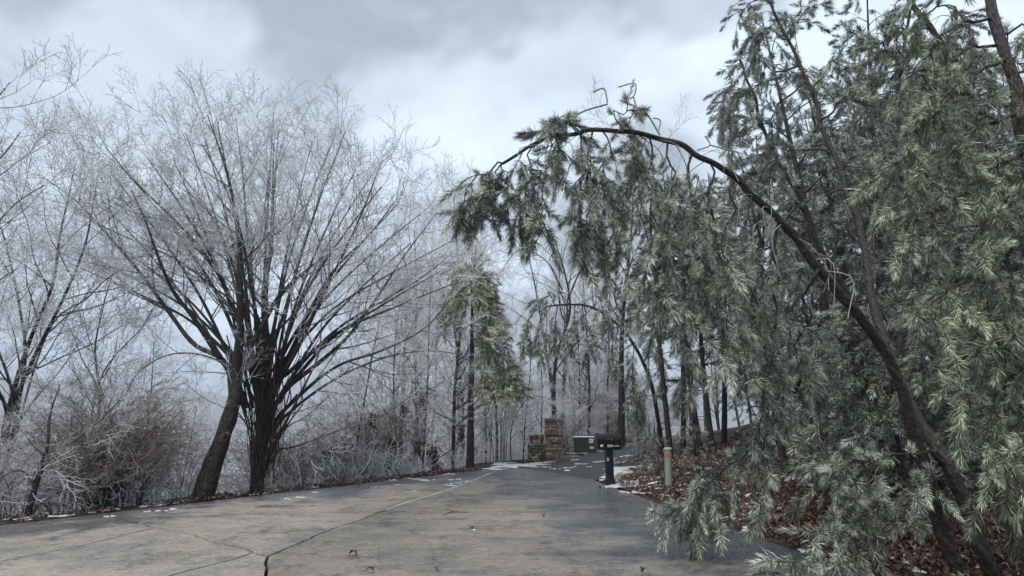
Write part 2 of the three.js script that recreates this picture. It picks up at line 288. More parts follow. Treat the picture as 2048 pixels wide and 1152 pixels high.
// thin crusts of ice left on the drive, the road and the verges (each an uneven flake with its own rim)
function flake(list, x, f, y, w, l, r, turn) {
  const n = 17, p = [], idx = [], h = 0.006 + r() * 0.008; p.push(x, y + h, -f);
  const c = Math.cos(turn), s = Math.sin(turn), rad = []; for (let k = 0; k < n; k++) rad.push(0.4 + r() * 0.75);
  for (const [sc, up] of [[0.7, h * 0.9], [1, -0.004]]) for (let k = 0; k < n; k++) { const a = k / n * 6.283, ex = Math.cos(a) * w * rad[k] * sc, ey = Math.sin(a) * l * rad[k] * sc; const X = x + ex * c - ey * s, Fq = f + ex * s + ey * c; p.push(X, y + up + (baseAt(X, Fq) - baseAt(x, f)), -Fq); }
  for (let k = 0; k < n; k++) { const k1 = (k + 1) % n; idx.push(0, 1 + k, 1 + k1, 1 + k, 1 + n + k, 1 + n + k1, 1 + k, 1 + n + k1, 1 + k1); }
  const g = new THREE.BufferGeometry(); g.setAttribute('position', new THREE.Float32BufferAttribute(p, 3)); g.setIndex(idx); g.computeVertexNormals();
  const P = g.attributes.position, U = new Float32Array(P.count * 2); for (let k = 0; k < P.count; k++) { U[k * 2] = P.getX(k) * 2; U[k * 2 + 1] = P.getZ(k) * 2; } g.setAttribute('uv', new THREE.BufferAttribute(U, 2)); list.push(g);
}
const baseAt = (x, f) => groundY(x, f);
{
  const r = rng(91), list = [];
  // on the drive
  for (const [px, py, w] of [[1162, 928, 0.35], [1130, 936, 0.3], [1138, 941, 0.2], [1205, 923, 0.4], [1250, 913, 0.3], [1258, 911, 0.2], [1180, 934, 0.15], [1110, 938, 0.2], [1242, 925, 0.25], [1150, 920, 0.2], [1085, 934, 0.35], [1070, 930, 0.3], [1150, 933, 0.1], [1225, 917, 0.2]]) { const q = hit(px, py); for (let k = 0; k < 4; k++) { const X = q.x + (r() - 0.5) * w * 1.9, Fz = -q.z + (r() - 0.5) * w * 0.9; flake(list, X, Fz, groundY(X, Fz) + 0.006, w * (0.1 + r() * 0.42), w * (0.1 + r() * 0.25), r, (r() - 0.5) * 0.5); } }
  // on the concrete
  for (const [px, py, w] of [[893, 948, 0.22], [815, 957, 0.1], [838, 959, 0.2], [860, 961, 0.22], [905, 959, 0.25], [975, 938, 0.2], [903, 971, 0.16], [897, 968, 0.09], [780, 960, 0.18], [920, 966, 0.1], [930, 963, 0.1], [796, 970, 0.08], [625, 985, 0.1], [600, 995, 0.12], [626, 1017, 0.04], [575, 999, 0.09], [1262, 985, 0.2], [1272, 983, 0.12], [340, 1020, 0.16], [305, 1023, 0.12], [222, 1033, 0.1], [830, 982, 0.06], [1000, 935, 0.1]]) { const q = onRoad(px, py); for (let k = 0; k < 6; k++) { const X = q[0] + (r() - 0.5) * w * 2, Fz = q[1] + (r() - 0.5) * w * 1.5; flake(list, X, Fz, roadY(Fz) + 0.007, w * (0.08 + r() * 0.4), w * (0.08 + r() * 0.3), r, r()); } }
  // crust along the crest, beside the mailbox and along the drive edges
  for (let k = 0; k < 70; k++) { const t = r(), px = lerp(985, 1090, t), py = lerp(936, 925, t) + (r() - 0.3) * 6, q = hit(px, py); flake(list, q.x, -q.z, q.y + 0.004, 0.12 + r() * 0.22, 0.12 + r() * 0.3, r, r() * 6); }
  for (let k = 0; k < 60; k++) { const f = 20.2 + r() * 6, x = (f < 20.9 ? lerp(-1, -0.45, (f - 20.2) / 0.7) : lerp(-0.45, -0.6, (f - 20.9) / 5.3)) - 0.1 + r() * 0.7; flake(list, x, f, groundY(x, f) + 0.006, 0.1 + r() * 0.2, 0.1 + r() * 0.22, r, r() * 6); }
  for (let k = 0; k < 90; k++) { const f = 15.6 + r() * 5.6, x = lerp(2.35, 3.4, clamp((f - 17) / 5, 0, 1)) + 0.15 + r() * r() * 1.5; flake(list, x, f, groundY(x, f) + 0.004, 0.08 + r() * 0.2, 0.08 + r() * 0.22, r, r() * 6); }
  for (let k = 0; k < 80; k++) { const f = 6 + r() * 11, x = 3.85 - (f - 8.77) * 0.187 + 0.1 + Math.pow(r(), 1.6) * 3.2; flake(list, x, f, groundY(x, f) + 0.01, 0.04 + r() * 0.13, 0.04 + r() * 0.12, r, r() * 6); }
  for (let k = 0; k < 60; k++) { const t = r(), c = curve(DRIVE_L.slice(1).map(([a, b]) => V(a, 0, b)), 50)[Math.floor(t * 40)], x = c.x - r() * 0.4, f = c.z; flake(list, x, f, groundY(x, f) + 0.006, 0.1 + r() * 0.2, 0.1 + r() * 0.2, r, r() * 6); }
  for (let k = 0; k < 120; k++) { const t = r(), x = lerp(-10, -0.6, t) - r() * 0.9, f = lerp(8.7, 20.9, t); flake(list, x - 0.1, f + 0.1, groundY(x - 0.1, f + 0.1) + 0.01, 0.04 + r() * 0.12, 0.04 + r() * 0.1, r, r() * 6); }
  const m = new THREE.Mesh(mergeGeometries(list), M.ice); m.name = 'ice_crust'; m.userData = { kind: 'stuff', label: 'white crusts of ice scattered on the road, drive and verges', category: 'ice' }; scene.add(m);
}
// ---------------------------------------------------------------- leaf litter
const leafGeo = (seed, lobes) => { // a curled dry leaf, base at the origin, along +x, about 10 cm
  const r = rng(seed), n = 8, p = [], idx = [], c = [], L = 0.1, curl = 0.02 + r() * 0.03;
  for (let k = 0; k <= n; k++) { const t = k / n, w = 0.034 * Math.sin(Math.PI * Math.pow(t, 0.8)) * (lobes ? (k % 2 ? 1.25 : 0.5) : 1) + 0.002; const y = Math.sin(t * Math.PI) * curl; for (const s of [-1, 0, 1]) { p.push(t * L, y + (s ? 0.35 * w + r() * 0.008 : 0), s * w); const q = 0.8 + r() * 0.4; c.push(q, q, q); } }
  for (let k = 0; k < n; k++) for (let s = 0; s < 2; s++) { const a = k * 3 + s, b = a + 3; idx.push(a, a + 1, b, b, a + 1, b + 1); }
  const g = new THREE.BufferGeometry(); g.setAttribute('position', new THREE.Float32BufferAttribute(p, 3)); g.setAttribute('color', new THREE.Float32BufferAttribute(c, 3)); g.setIndex(idx); g.computeVertexNormals(); return g;
};
const LEAVES = [leafGeo(3, false), leafGeo(9, true), leafGeo(14, true)];
const leafTint = (r) => { const k = 0.55 + r() * 0.75, w = r(); return w < 0.1 ? [0.30 * k, 0.27 * k, 0.25 * k] : w < 0.3 ? [0.16 * k, 0.095 * k, 0.05 * k] : [0.125 * k, 0.052 * k, 0.035 * k]; };
function litter(name, label, n, seed, pick, tintOf = leafTint, size = 1) {
  const r = rng(seed), lists = [new Inst(), new Inst(), new Inst()];
  for (let k = 0; k < n; k++) { const s = pick(r); if (!s) continue; const [x, f] = s; lists[Math.floor(r() * 3)].add(gpos(x, f, 0.006 + r() * 0.03), V((r() - 0.5) * 0.9, 1, (r() - 0.5) * 0.9), r() * 6.283, size * (0.35 + r() * 0.75), tintOf(r)); }
  const g = new THREE.Group(); g.name = name; g.userData = { kind: 'stuff', label, category: 'leaf litter' }; scene.add(g); addInst(g, lists, LEAVES, M.leaf, 'leaves');
}
litter('leaf_litter', 'red-brown fallen leaves covering the bank under the pines', 46000, 21, (r) => { const f = 4 + Math.pow(r(), 1.3) * 26, e = f < 17 ? 3.85 - (f - 8.77) * 0.187 : 2.6 + (f - 17) * 0.85; const dx = Math.pow(r(), 1.5) * 13; if (dx < 0.9 && r() > 0.25 + dx * (f > 14 ? 0.4 : 0.8)) return null; return [e + 0.12 + dx, f]; });
litter('leaf_litter_001', 'brown leaves drifted along the left edge of the concrete road', 3200, 22, (r) => { const t = Math.pow(r(), 0.8), x = lerp(-10, -0.9, t), f = lerp(8.7, 20.3, t); if (r() > 0.1 + 1.5 * sstep(0.4, 0.75, fbm(t * 26, 5, 3)) + 0.6 * sstep(0.42, 0.62, t)) return null; const o = Math.pow(r(), 1.4) * 1.8 * (0.15 + 1.4 * vnoise(t * 16, 3)) + 0.02 - 0.12 * r() * r(); return [x - o * 0.78, f + o * 0.62]; });

// straw verge along the far side of the drive
{
  const p = [], idx = [], n = 50, cl = curve(DRIVE_L.slice(2).map(([a, b]) => V(a, 0, b)), n), u = [];
  for (let i = 0; i <= n; i++) for (let j = 0; j <= 5; j++) { const w = 0.25 + 1.15 * sstep(0, 10, i), x = cl[i].x - 0.05 - j / 5 * w * 0.8, f = cl[i].z + j / 5 * w * 0.6; p.push(x, groundY(x, f) + 0.012 + (j > 0 && j < 5 ? 0.05 + 0.05 * vnoise(i * 0.9, j * 1.3) : -0.01), -f); u.push(x, f); }
  for (let i = 0; i < n; i++) for (let j = 0; j < 5; j++) { const a = i * 6 + j, b = a + 6; idx.push(a, b, a + 1, b, b + 1, a + 1); }
  const g = new THREE.BufferGeometry(); g.setAttribute('position', new THREE.Float32BufferAttribute(p, 3)); g.setAttribute('uv', new THREE.Float32BufferAttribute(u, 2)); g.setIndex(idx); g.computeVertexNormals();
  const map = tex(256, 256, (x, y) => { const a = wrapN(x, y, 256, 256, 50, 50, 3), k = 130 + 170 * (a - 0.5); return [k, k * 0.88, k * 0.74]; }, true);
  structure('verge', g, new THREE.MeshStandardMaterial({ map, roughness: 0.9, side: THREE.DoubleSide }));
}
// moss patch by the mailbox
{
  const q = hit(1262, 950), r = rng(8), b = new Buf();
  for (let k = 0; k < 1500; k++) { const a = r() * 6.28, d = Math.sqrt(r()), x = q.x + Math.cos(a) * d * 0.42, f = -q.z + Math.sin(a) * d * 0.5; const p0 = gpos(x, f, -0.005), p1 = p0.clone().add(V((r() - 0.5) * 0.03, 0.02 + r() * 0.02, (r() - 0.5) * 0.03)); const c = [0.15 + r() * 0.08, 0.13 + r() * 0.05, 0.025]; b.spike(p0, p0.clone().lerp(p1, 0.6), p1, 0.007, c, c); }
  const m = new THREE.Mesh(b.build(), M.leaf); m.name = 'moss'; m.userData = { kind: 'stuff', label: 'yellow-green moss patch on the icy ground beside the mailbox', category: 'moss' }; scene.add(m);
}

// ---------------------------------------------------------------- tree growing
const BARK = [0.075, 0.06, 0.051], PBARK = [0.085, 0.066, 0.056], ICE = [0.74, 0.735, 0.755];
const mix3 = (a, b, t) => [lerp(a[0], b[0], t), lerp(a[1], b[1], t), lerp(a[2], b[2], t)];
const iced = (bark, lo = 0.008, hi = 0.035, top = 0.85) => (t, r) => mix3(bark, ICE, (1 - sstep(lo, hi, r)) * top);
// twig sprays, 0.8 m long along +y, iced
const SPRAYS = [1, 2, 3, 4].map((seed) => {
  const r = rng(seed * 101), b = new Buf(), col = () => { const k = 0.7 + r() * 0.6; return [ICE[0] * k, ICE[1] * k, ICE[2] * k]; };
  const twig = (p, d, L, rad, lev) => {
    const n = lev ? 3 : 6, pts = [p.clone()], dd = d.clone(), q = p.clone();
    for (let k = 0; k < n; k++) { dd.addScaledVector(randDir(r), 0.22).normalize(); q.addScaledVector(dd, L / n); pts.push(q.clone()); }
    const c = col(); b.tube(pts, pts.map((_, k) => rad * (1 - 0.45 * k / n)), 3, () => c);
    if (lev < 2) { const m = lev ? 2 : 7; for (let k = 0; k < m; k++) { const t = 0.12 + 0.85 * (k + r() * 0.7) / m, i = Math.min(n - 1, Math.floor(t * n)), s = pts[i].clone().lerp(pts[i + 1], t * n - i), T = pts[i + 1].clone().sub(pts[i]).normalize(); twig(s, sideways(T, r, 0.55 + r() * 0.5), L * (lev ? 0.42 : 0.5) * (1.05 - t * 0.55) * (0.6 + r() * 0.6), rad * 0.72, lev + 1); } }
  };
  twig(V(0, 0, 0), V(0, 1, 0), 0.8, 0.0068, 0); return b.build();
});
// grows one branch and its offshoots into buf, with twig sprays into insts
function grow(ctx, p, d, L, r0, lev) {
  const { r, o } = ctx, n = Math.max(3, Math.round(L / (lev === 0 ? 0.5 : 0.28))), pts = [p.clone()], dd = d.clone().normalize(), q = p.clone();
  for (let k = 0; k < n; k++) { dd.addScaledVector(randDir(r), o.wander * (lev ? 1 : 0.5)).addScaledVector(UPV, (o.rise[lev] ?? 0) / n); dd.normalize(); q.addScaledVector(dd, L / n); pts.push(q.clone()); }
  offshoots(ctx, pts, r0, r0 * 0.25, L, lev);
}
function offshoots(ctx, pts, r0, r1, L, lev, from = 0) {
  const { r, o } = ctx, n = pts.length - 1;
  ctx.buf.tube(pts, pts.map((_, k) => lerp(r0, r1, Math.pow(k / n, 0.8))), lev === 0 ? o.sides ?? 8 : lev === 1 ? 5 : 3, o.color, { rough: lev === 0 ? 0.25 : 0 });
  const spot = (t) => { const i = Math.min(n - 1, Math.floor(t * n)); return [pts[i].clone().lerp(pts[i + 1], t * n - i), pts[i + 1].clone().sub(pts[i]).normalize()]; };
  const tint = () => { const k = o.tint[0] + r() * o.tint[1]; return [k * (o.hue?.[0] ?? 1), k * (o.hue?.[1] ?? 1), k * (o.hue?.[2] ?? 1)]; };
  if (lev < o.levels) {
    const m = Math.max(2, Math.round(L * o.density[lev])), t0 = Math.max(from, o.start[lev]);
    for (let k = 0; k < m; k++) {
      const t = t0 + (1 - t0) * (k + r()) / m, [s, T] = spot(Math.min(t, 0.999)), dir = sideways(T, r, (o.angle ?? 0.6) + r() * 0.45); if (o.outward) dir.addScaledVector(o.outward, 0.15);
      grow(ctx, s, dir, clamp(L * (o.ratio[lev] * (1.1 - 0.6 * t)) * (0.55 + r() * 0.75), 0.25, 5), Math.max(lerp(r0, r1, t) * 0.5, 0.006), lev + 1);
    }
  } else {
    const m = Math.max(1, Math.round(L * o.sprays));
    for (let k = 0; k < m; k++) { const t = 0.2 + 0.8 * (k + r()) / m, [s, T] = spot(Math.min(t, 0.999)), dir = sideways(T, r, 0.35 + r() * 0.5); dir.y += o.sprayRise ?? 0.1; ctx.insts[Math.floor(r() * 4)].add(s, dir, r() * 6.28, (0.75 + r() * 0.6) * (o.spraySize ?? 1), tint()); }
  }
  const [s, T] = spot(0.999); ctx.insts[Math.floor(r() * 4)].add(s, T, r() * 6.28, (0.8 + r() * 0.5) * (o.spraySize ?? 1), tint());
}
const newCtx = (seed, o) => ({ r: rng(seed), o, buf: new Buf(), insts: [new Inst(), new Inst(), new Inst(), new Inst()] });
const BARE = { wander: 0.16, rise: [0.1, 0.5, 0.3, 0.1], levels: 2, density: [1.2, 2.2, 4], start: [0.05, 0.15, 0.1], ratio: [0.34, 0.42, 0.4], sprays: 1.1, tint: [0.75, 0.5], color: iced(BARK) };

// a tree whose stems follow given lines; every stem is a limb with its own twigs
function stemTree(name, label, base, stems, o, seed, group) {
  const t = thing(name, label, 'tree', base, group);
  stems.forEach((s, k) => {
    const ctx = newCtx(seed + k * 13, { ...BARE, ...o, ...(s.o ?? {}) }), pts = curve(s.pts, Math.max(8, s.pts.length * 5)), L = pts.reduce((a, p, i) => i ? a + p.distanceTo(pts[i - 1]) : 0, 0);
    offshoots(ctx, pts, s.r, s.r1 ?? 0.012, L, 0, s.from ?? 0.25);
    const m = part(t, k === 0 || s.trunk ? 'trunk' : 'limb', ctx.buf.build(base), M.bark);
    addInst(m, ctx.insts, SPRAYS, M.twig, 'twigs', base);
  });
  return t;
}
const line = (pts, d0, d1) => pts.map(([x, y], k) => at(x, y, lerp(d0, d1, k / (pts.length - 1))));

{ // the many-stemmed tree on the left road edge
  const d = 17.2, base = edgeBase(516, 0.45); const b = -base.z;
  const st = (pts, dz, r, extra = {}) => ({ pts: [base.clone().add(V(0, -0.1, 0)), ...line(pts, b, b + dz)], r, ...extra });
  stemTree('bare_tree', 'large bare tree fanning many icy stems up from the left road edge', base, [
    st([[520, 880], [530, 792], [534, 702], [528, 596], [543, 485], [546, 380], [547, 287]], 0.6, 0.159, { from: 0.35 }),
    st([[530, 850], [559, 764], [597, 693], [643, 596], [688, 504], [727, 418], [759, 333]], -1.5, 0.085, { from: 0.4 }),
    st([[535, 850], [569, 782], [636, 727], [693, 676], [748, 604], [809, 511], [875, 424]], 1.5, 0.091, { from: 0.35 }),
    st([[540, 860], [598, 792], [675, 732], [761, 702], [846, 659], [904, 596]], -2, 0.068, { from: 0.4, o: { rise: [0.1, 0.2, 0.1, 0] } }),
    st([[540, 870], [608, 801], [695, 745], [790, 710], [867, 702], [926, 710]], 1.8, 0.051, { from: 0.3, o: { rise: [0.1, 0.1, 0.1, 0] } }),
    st([[520, 820], [501, 727], [472, 627], [426, 531], [354, 445], [271, 365], [211, 294]], -1.2, 0.091, { from: 0.4 }),
    st([[524, 830], [506, 710], [482, 596], [455, 497], [409, 410], [363, 349], [350, 329]], 1.6, 0.085, { from: 0.4 }),
    st([[522, 801], [501, 702], [444, 596], [361, 524], [261, 478], [179, 439], [150, 418]], 1.0, 0.068, { from: 0.4 }),
    st([[530, 820], [520, 693], [501, 566], [483, 471], [446, 365], [405, 290]], -2.2, 0.074, { from: 0.42 }),
    st([[530, 840], [544, 710], [577, 596], [604, 497], [631, 418], [654, 333]], 2.4, 0.074, { from: 0.42 }),
    st([[535, 840], [559, 727], [615, 627], [670, 538], [742, 465], [806, 380]], -0.4, 0.074, { from: 0.4 }),
    st([[537, 850], [583, 755], [673, 659], [776, 596], [858, 545], [898, 511]], 0.6, 0.068, { from: 0.38 }),
    st([[545, 900], [574, 840], [603, 782], [636, 710], [644, 627]], -1.0, 0.051, { from: 0.3 }),
    st([[515, 820], [471, 745], [404, 710], [336, 710], [277, 745], [246, 801]], -1.5, 0.040, { from: 0.25, o: { rise: [0, -0.1, -0.1, 0] } }),
    st([[540, 910], [600, 890], [680, 860], [746, 840], [823, 792]], -0.8, 0.034, { from: 0.3 }),
    st([[522, 782], [515, 659], [501, 538], [492, 439], [483, 310]], 0.8, 0.074, { from: 0.42 }),
      ...Array.from({ length: 26 }, (_, k) => { const u = (k + 0.5) / 26, q = rng(1700 + k), a = lerp(2.95, 0.08, u) + (q() - 0.5) * 0.1, R = 0.8 + q() * 0.24, tx = 530 + Math.cos(a) * 400 * R, ty = 610 - Math.sin(a) * 375 * R, fx = 525 + (u - 0.5) * 90, fy = 830 - q() * 110; return ((pts, dz, rr, e) => ({ pts: line(pts, b, b + dz), r: rr, ...e }))([[fx, fy], [lerp(fx, tx, 0.3), lerp(fy, ty, 0.4) - 10], [lerp(fx, tx, 0.65), lerp(fy, ty, 0.74)], [tx, ty]], (q() - 0.5) * 6, 0.04 + q() * 0.02, { from: 0.3 }); }),
  ], { density: [1.1, 2.05, 4], sprays: 1.2, spraySize: 0.85, tint: [0.55, 0.75] }, 1000);
}
{ // leaning trunk just left of it
  const base = edgeBase(408, 0.4), b = -base.z, st = (pts, dz, r, extra = {}) => ({ pts: line(pts, b, b + dz), r, ...extra });
  stemTree('bare_tree', 'thick dark trunk leaning right beside the many-stemmed tree, forking into icy limbs', base, [
    st([[404, 1000], [425, 930], [450, 860], [470, 790], [468, 740]], 0.3, 0.22, { from: 0.7, r1: 0.14 }),
    { pts: line([[468, 760], [440, 715], [390, 690], [335, 620], [280, 545], [215, 470], [150, 400], [95, 360]], b + 0.3, b + 1.5), r: 0.07, from: 0.3 },
    { pts: line([[468, 760], [478, 690], [480, 600], [478, 480], [455, 350], [415, 230]], b + 0.3, b - 0.8), r: 0.11, from: 0.25 },
    { pts: line([[440, 715], [390, 640], [345, 580], [315, 510], [290, 440], [262, 380]], b + 0.4, b - 1.0), r: 0.07, from: 0.25 },
    { pts: line([[474, 740], [520, 660], [560, 590], [640, 520], [720, 470]], b + 0.3, b + 2), r: 0.09, from: 0.3 },
  ], { density: [1.3, 2.4, 4], sprays: 1.1, spraySize: 0.85, tint: [0.5, 0.7] }, 2000);
}
{ // trees at the left margin, rooted down the slope
  const mk = (label, px, f, stems, seed, o = {}) => { const [a] = ray(px, 900), base = gpos(a * f, f); stemTree('bare_tree', label, base, stems.map((s) => ({ pts: [base.clone(), ...line(s.pts, f, f + (s.dz ?? 0))], r: s.r, from: s.from ?? 0.3, trunk: s.trunk })), { ...o }, seed); };
  mk('twin-stemmed icy tree standing at the left margin', 10, 14.5, [
    { pts: [[15, 830], [60, 680], [105, 570], [120, 470], [138, 390], [150, 330]], r: 0.10, dz: 0.5 },
    { pts: [[25, 820], [80, 690], [130, 590], [170, 490], [186, 410], [196, 350]], r: 0.09, dz: -0.6, trunk: 1 },
    { pts: [[50, 720], [40, 620], [22, 530], [0, 450], [-30, 390]], r: 0.07, dz: 0.8 },
    { pts: [[110, 640], [170, 600], [210, 560], [240, 540]], r: 0.04, dz: -0.5 } ], 3000, { density: [1.2, 2.2, 4] });
  mk('icy tree mostly outside the left margin, its twigs reaching in high up', -120, 10.5, [
    { pts: [[-130, 800], [-120, 600], [-90, 400], [-60, 290], [-20, 215], [20, 165]], r: 0.11 },
    { pts: [[-120, 560], [-60, 420], [-20, 340], [15, 300], [40, 265]], r: 0.06, dz: 0.5 },
    { pts: [[-120, 620], [-60, 520], [0, 440], [40, 400], [90, 370]], r: 0.05, dz: 1 },
    { pts: [[-125, 700], [-50, 620], [0, 560], [30, 540]], r: 0.05, dz: 1 } ], 3300, { density: [0.9, 1.6, 3], sprays: 0.8, start: [0.5, 0.3, 0.1] });
  mk('small crooked icy tree in the brush at the lower left', 80, 11.6, [
    { pts: [[60, 1010], [75, 960], [95, 890], [100, 830], [120, 770]], r: 0.06 },
    { pts: [[70, 980], [40, 940], [-10, 960]], r: 0.03, dz: -0.4 },
    { pts: [[85, 920], [150, 880], [200, 840], [240, 800]], r: 0.03, dz: -0.5 } ], 3600, { density: [1.5, 2.4, 4], sprays: 1.1, spraySize: 0.6, tint: [0.5, 0.6] });
  mk('slender forked icy tree between the left margin and the leaning trunk', 190, 16, [
    { pts: [[195, 850], [200, 790], [190, 700], [200, 640], [215, 580], [235, 520]], r: 0.07 },
    { pts: [[198, 790], [165, 720], [140, 660], [110, 640]], r: 0.035, dz: 0.6 },
    { pts: [[200, 760], [240, 700], [280, 660], [305, 620]], r: 0.035, dz: -0.6 } ], 3900, { density: [1.2, 1.8, 3], sprays: 0.9 });
}
// ---------------------------------------------------------------- background bare trees: a few kinds, then single copies
function bareProto(seed, h, r0, o) {
  const ctx = newCtx(seed, { ...BARE, spraySize: 1.35, ...o }), t = new THREE.Group();
  const pts = [V(0, -0.6, 0)]; const d = V((ctx.r() - 0.5) * 0.16, 1, (ctx.r() - 0.5) * 0.16); const q = V(0, 0, 0); const n = 14;
  for (let k = 0; k <= n; k++) { pts.push(q.clone()); d.x += (ctx.r() - 0.5) * 0.09; d.z += (ctx.r() - 0.5) * 0.09; q.addScaledVector(d, h / n); }
  offshoots(ctx, pts, r0, 0.02, h, 0, o?.from ?? 0.3);
  const tr = part(t, 'trunk', ctx.buf.build(), M.bark); const cr = new THREE.Group(); cr.name = 'crown'; t.add(cr); addInst(cr, ctx.insts, SPRAYS, M.twig, 'twigs');
  return t;
}
const PROTO = [
  bareProto(11, 11, 0.085, { density: [1.7, 1.8, 3], sprays: 0.65, levels: 2, angle: 0.7, from: 0.14 }),
  bareProto(12, 13, 0.12, { density: [1.5, 1.7, 3], sprays: 0.65, angle: 0.65, from: 0.2 }),
  bareProto(13, 8.5, 0.06, { density: [2, 2, 3], sprays: 1, angle: 0.75, from: 0.08 }),
  bareProto(14, 10, 0.075, { density: [1.8, 1.8, 3], sprays: 0.65, angle: 0.8, from: 0.2 }),
  bareProto(15, 14, 0.2, { density: [1.0, 1.5, 3], sprays: 0.7, angle: 0.6, from: 0.42 }),
];
function placeTree(k, x, f, s, turn, label, group, tilt = 0, tz = 0) {
  const c = PROTO[k].clone(); c.name = numbered('bare_tree'); c.position.copy(gpos(x, f, -0.1)); c.scale.setScalar(s); c.rotation.set(tilt, turn, tz); tag(c, label, 'tree', group); scene.add(c); return c;
}
const atX = (px, f) => ray(px, 880)[0] * f;
[[4, 1116, 36, 0.95, 'stout bare trunk rising directly behind the stone pillar'],
 [4, 1242, 33.5, 1.2, 'thick pale brown trunk behind the mailbox, straw verge at its foot'],
 [1, 1176, 36, 0.95, 'dark straight trunk behind the green transformer box'],
 [0, 1158, 38, 0.9, 'thin dark trunk forking just left of the green transformer box'],
 [1, 1216, 37, 0.8, 'slim dark trunk between the transformer box and the thick brown trunk'],
 [3, 1046, 33, 0.75, 'crooked dark stem just left of the flower pot wall'],
 [0, 1081, 36, 0.8, 'slim dark stem rising behind the terracotta pots'],
 [1, 907, 24.5, 0.85, 'grey trunk left of the tall pine, close to the crest'],
 [0, 973, 31, 0.85, 'slim trunk just right of the tall pine'],
 [0, 846, 23, 0.75, 'bare stem with brown oak leaves left of the tall pine'],
 [3, 795, 22, 0.75, 'leaning dark stem in the gap right of the many-stemmed tree'],
 [2, 700, 20, 0.8, 'low arching icy tree right behind the many-stemmed tree'],
].forEach(([k, px, f, s, label], i) => placeTree(k, atX(px, f), f, s, i * 2.1 + 0.4, label));
{
  const r = rng(404);
  for (let k = 0; k < 38; k++) { const px = 610 + r() * 650, f = (px > 930 ? 38 : 27) + r() * 20; placeTree(Math.floor(r() * 5), atX(px, f), f, 0.75 + r() * 0.4, r() * 6.28, ...(px < 760 ? ['ice-coated bare tree behind the right half of the many-stemmed tree', 'bare trees behind the big tree'] : px < 930 ? ['ice-coated bare tree in the wood left of the tall pine', 'bare trees left of the tall pine'] : px < 1090 ? ['ice-coated bare tree between the tall pine and the stone pillar', 'bare trees between pine and pillar'] : ['ice-coated bare tree far behind the transformer box', 'bare trees behind the transformer box']), (r() - 0.5) * 0.1, (r() - 0.5) * 0.1); }
  for (let k = 0; k < 20; k++) { const px = -250 + r() * 800, f = 21 + r() * 24; placeTree([2, 3, 2, 0][k % 4], atX(px, f), f, 0.7 + r() * 0.35, r() * 6.28, ...(px < 200 ? ['ice-coated bare tree down the slope at the left margin', 'bare trees at the left margin'] : ['ice-coated bare tree down the slope behind the leaning trunk', 'bare trees behind the leaning trunk']), (r() - 0.5) * 0.2, (r() - 0.5) * 0.2); }
  for (let k = 0; k < 16; k++) { const px = 1180 + r() * 420, f = 44 + r() * 26; placeTree(Math.floor(r() * 5), atX(px, f), f, 0.8 + r() * 0.4, r() * 6.28, 'ice-coated bare tree beyond the far end of the drive', 'bare trees beyond the drive', (r() - 0.5) * 0.1, (r() - 0.5) * 0.1); }
}
{ // bare tree with drooping iced branches behind the crest
  const f = 33, [a] = ray(1112, 880), base = gpos(a * f, f), L = (pts, dz = 0) => line(pts, f, f + dz);
  stemTree('bare_tree', 'tall bare tree behind the pillar with icy branches arching over to the left', base, [
    { pts: [base.clone(), ...L([[1108, 840], [1112, 720], [1140, 620], [1128, 540], [1100, 460], [1075, 410]])], r: 0.16, from: 0.45 },
    { pts: L([[1125, 580], [1090, 520], [1040, 500], [1005, 540], [985, 600]], 1.5), r: 0.05, from: 0.2 },
    { pts: L([[1110, 500], [1070, 450], [1020, 440], [990, 480], [975, 540]], -1), r: 0.04, from: 0.2 },
    { pts: L([[1135, 600], [1170, 520], [1200, 470], [1215, 420]], 1), r: 0.06, from: 0.3 },
    { pts: L([[1118, 680], [1160, 640], [1200, 600], [1230, 580]], -1), r: 0.05, from: 0.3 },
  ], { rise: [0, -0.2, -0.3, -0.2], density: [1.1, 1.8, 3], tint: [0.9, 0.5] }, 4100);
}
// ---------------------------------------------------------------- brush along the left edge
function brushProto(seed, n, h, spread, o) {
  const ctx = newCtx(seed, { ...BARE, levels: 1, density: [1.8, 3], start: [0.2, 0.1], ratio: [0.38, 0.4], sprays: 1.1, rise: [0, 0, 0], ...o }), t = new THREE.Group(), r = ctx.r;
  for (let k = 0; k < n; k++) {
    const a = r() * 6.283, L = h * (0.6 + r() * 0.6), out = spread * (0.4 + r() * 0.8), d = V(Math.cos(a), 0, Math.sin(a)), p0 = d.clone().multiplyScalar(0.1 + r() * 0.25).setY(-0.2);
    const pts = curve([p0, d.clone().multiplyScalar(out * 0.3).setY(L * 0.55), d.clone().multiplyScalar(out * 0.75).setY(L * 0.9), d.clone().multiplyScalar(out * 1.25).setY(L * (0.7 + r() * 0.3))], 9);
    offshoots(ctx, pts, 0.012 + r() * 0.014, 0.006, L * 1.3, 0, 0.2);
  }
  part(t, 'stems', ctx.buf.build(), M.bark).userData.kind = 'stuff'; const cr = new THREE.Group(); cr.name = 'crown'; t.add(cr); addInst(cr, ctx.insts, SPRAYS, M.twig, 'twigs'); return t;
}
const BRUSH = [brushProto(51, 13, 2.1, 1.1, {}), brushProto(52, 12, 1.6, 1.3, {}), brushProto(53, 15, 2.6, 1.0, { tint: [0.22, 0.28], hue: [1.15, 0.96, 0.82], color: iced(BARK, 0.004, 0.016, 0.5) }), brushProto(54, 13, 2.2, 1.4, { tint: [0.25, 0.3], hue: [1.12, 0.97, 0.85], color: iced(BARK, 0.004, 0.016, 0.5) })];
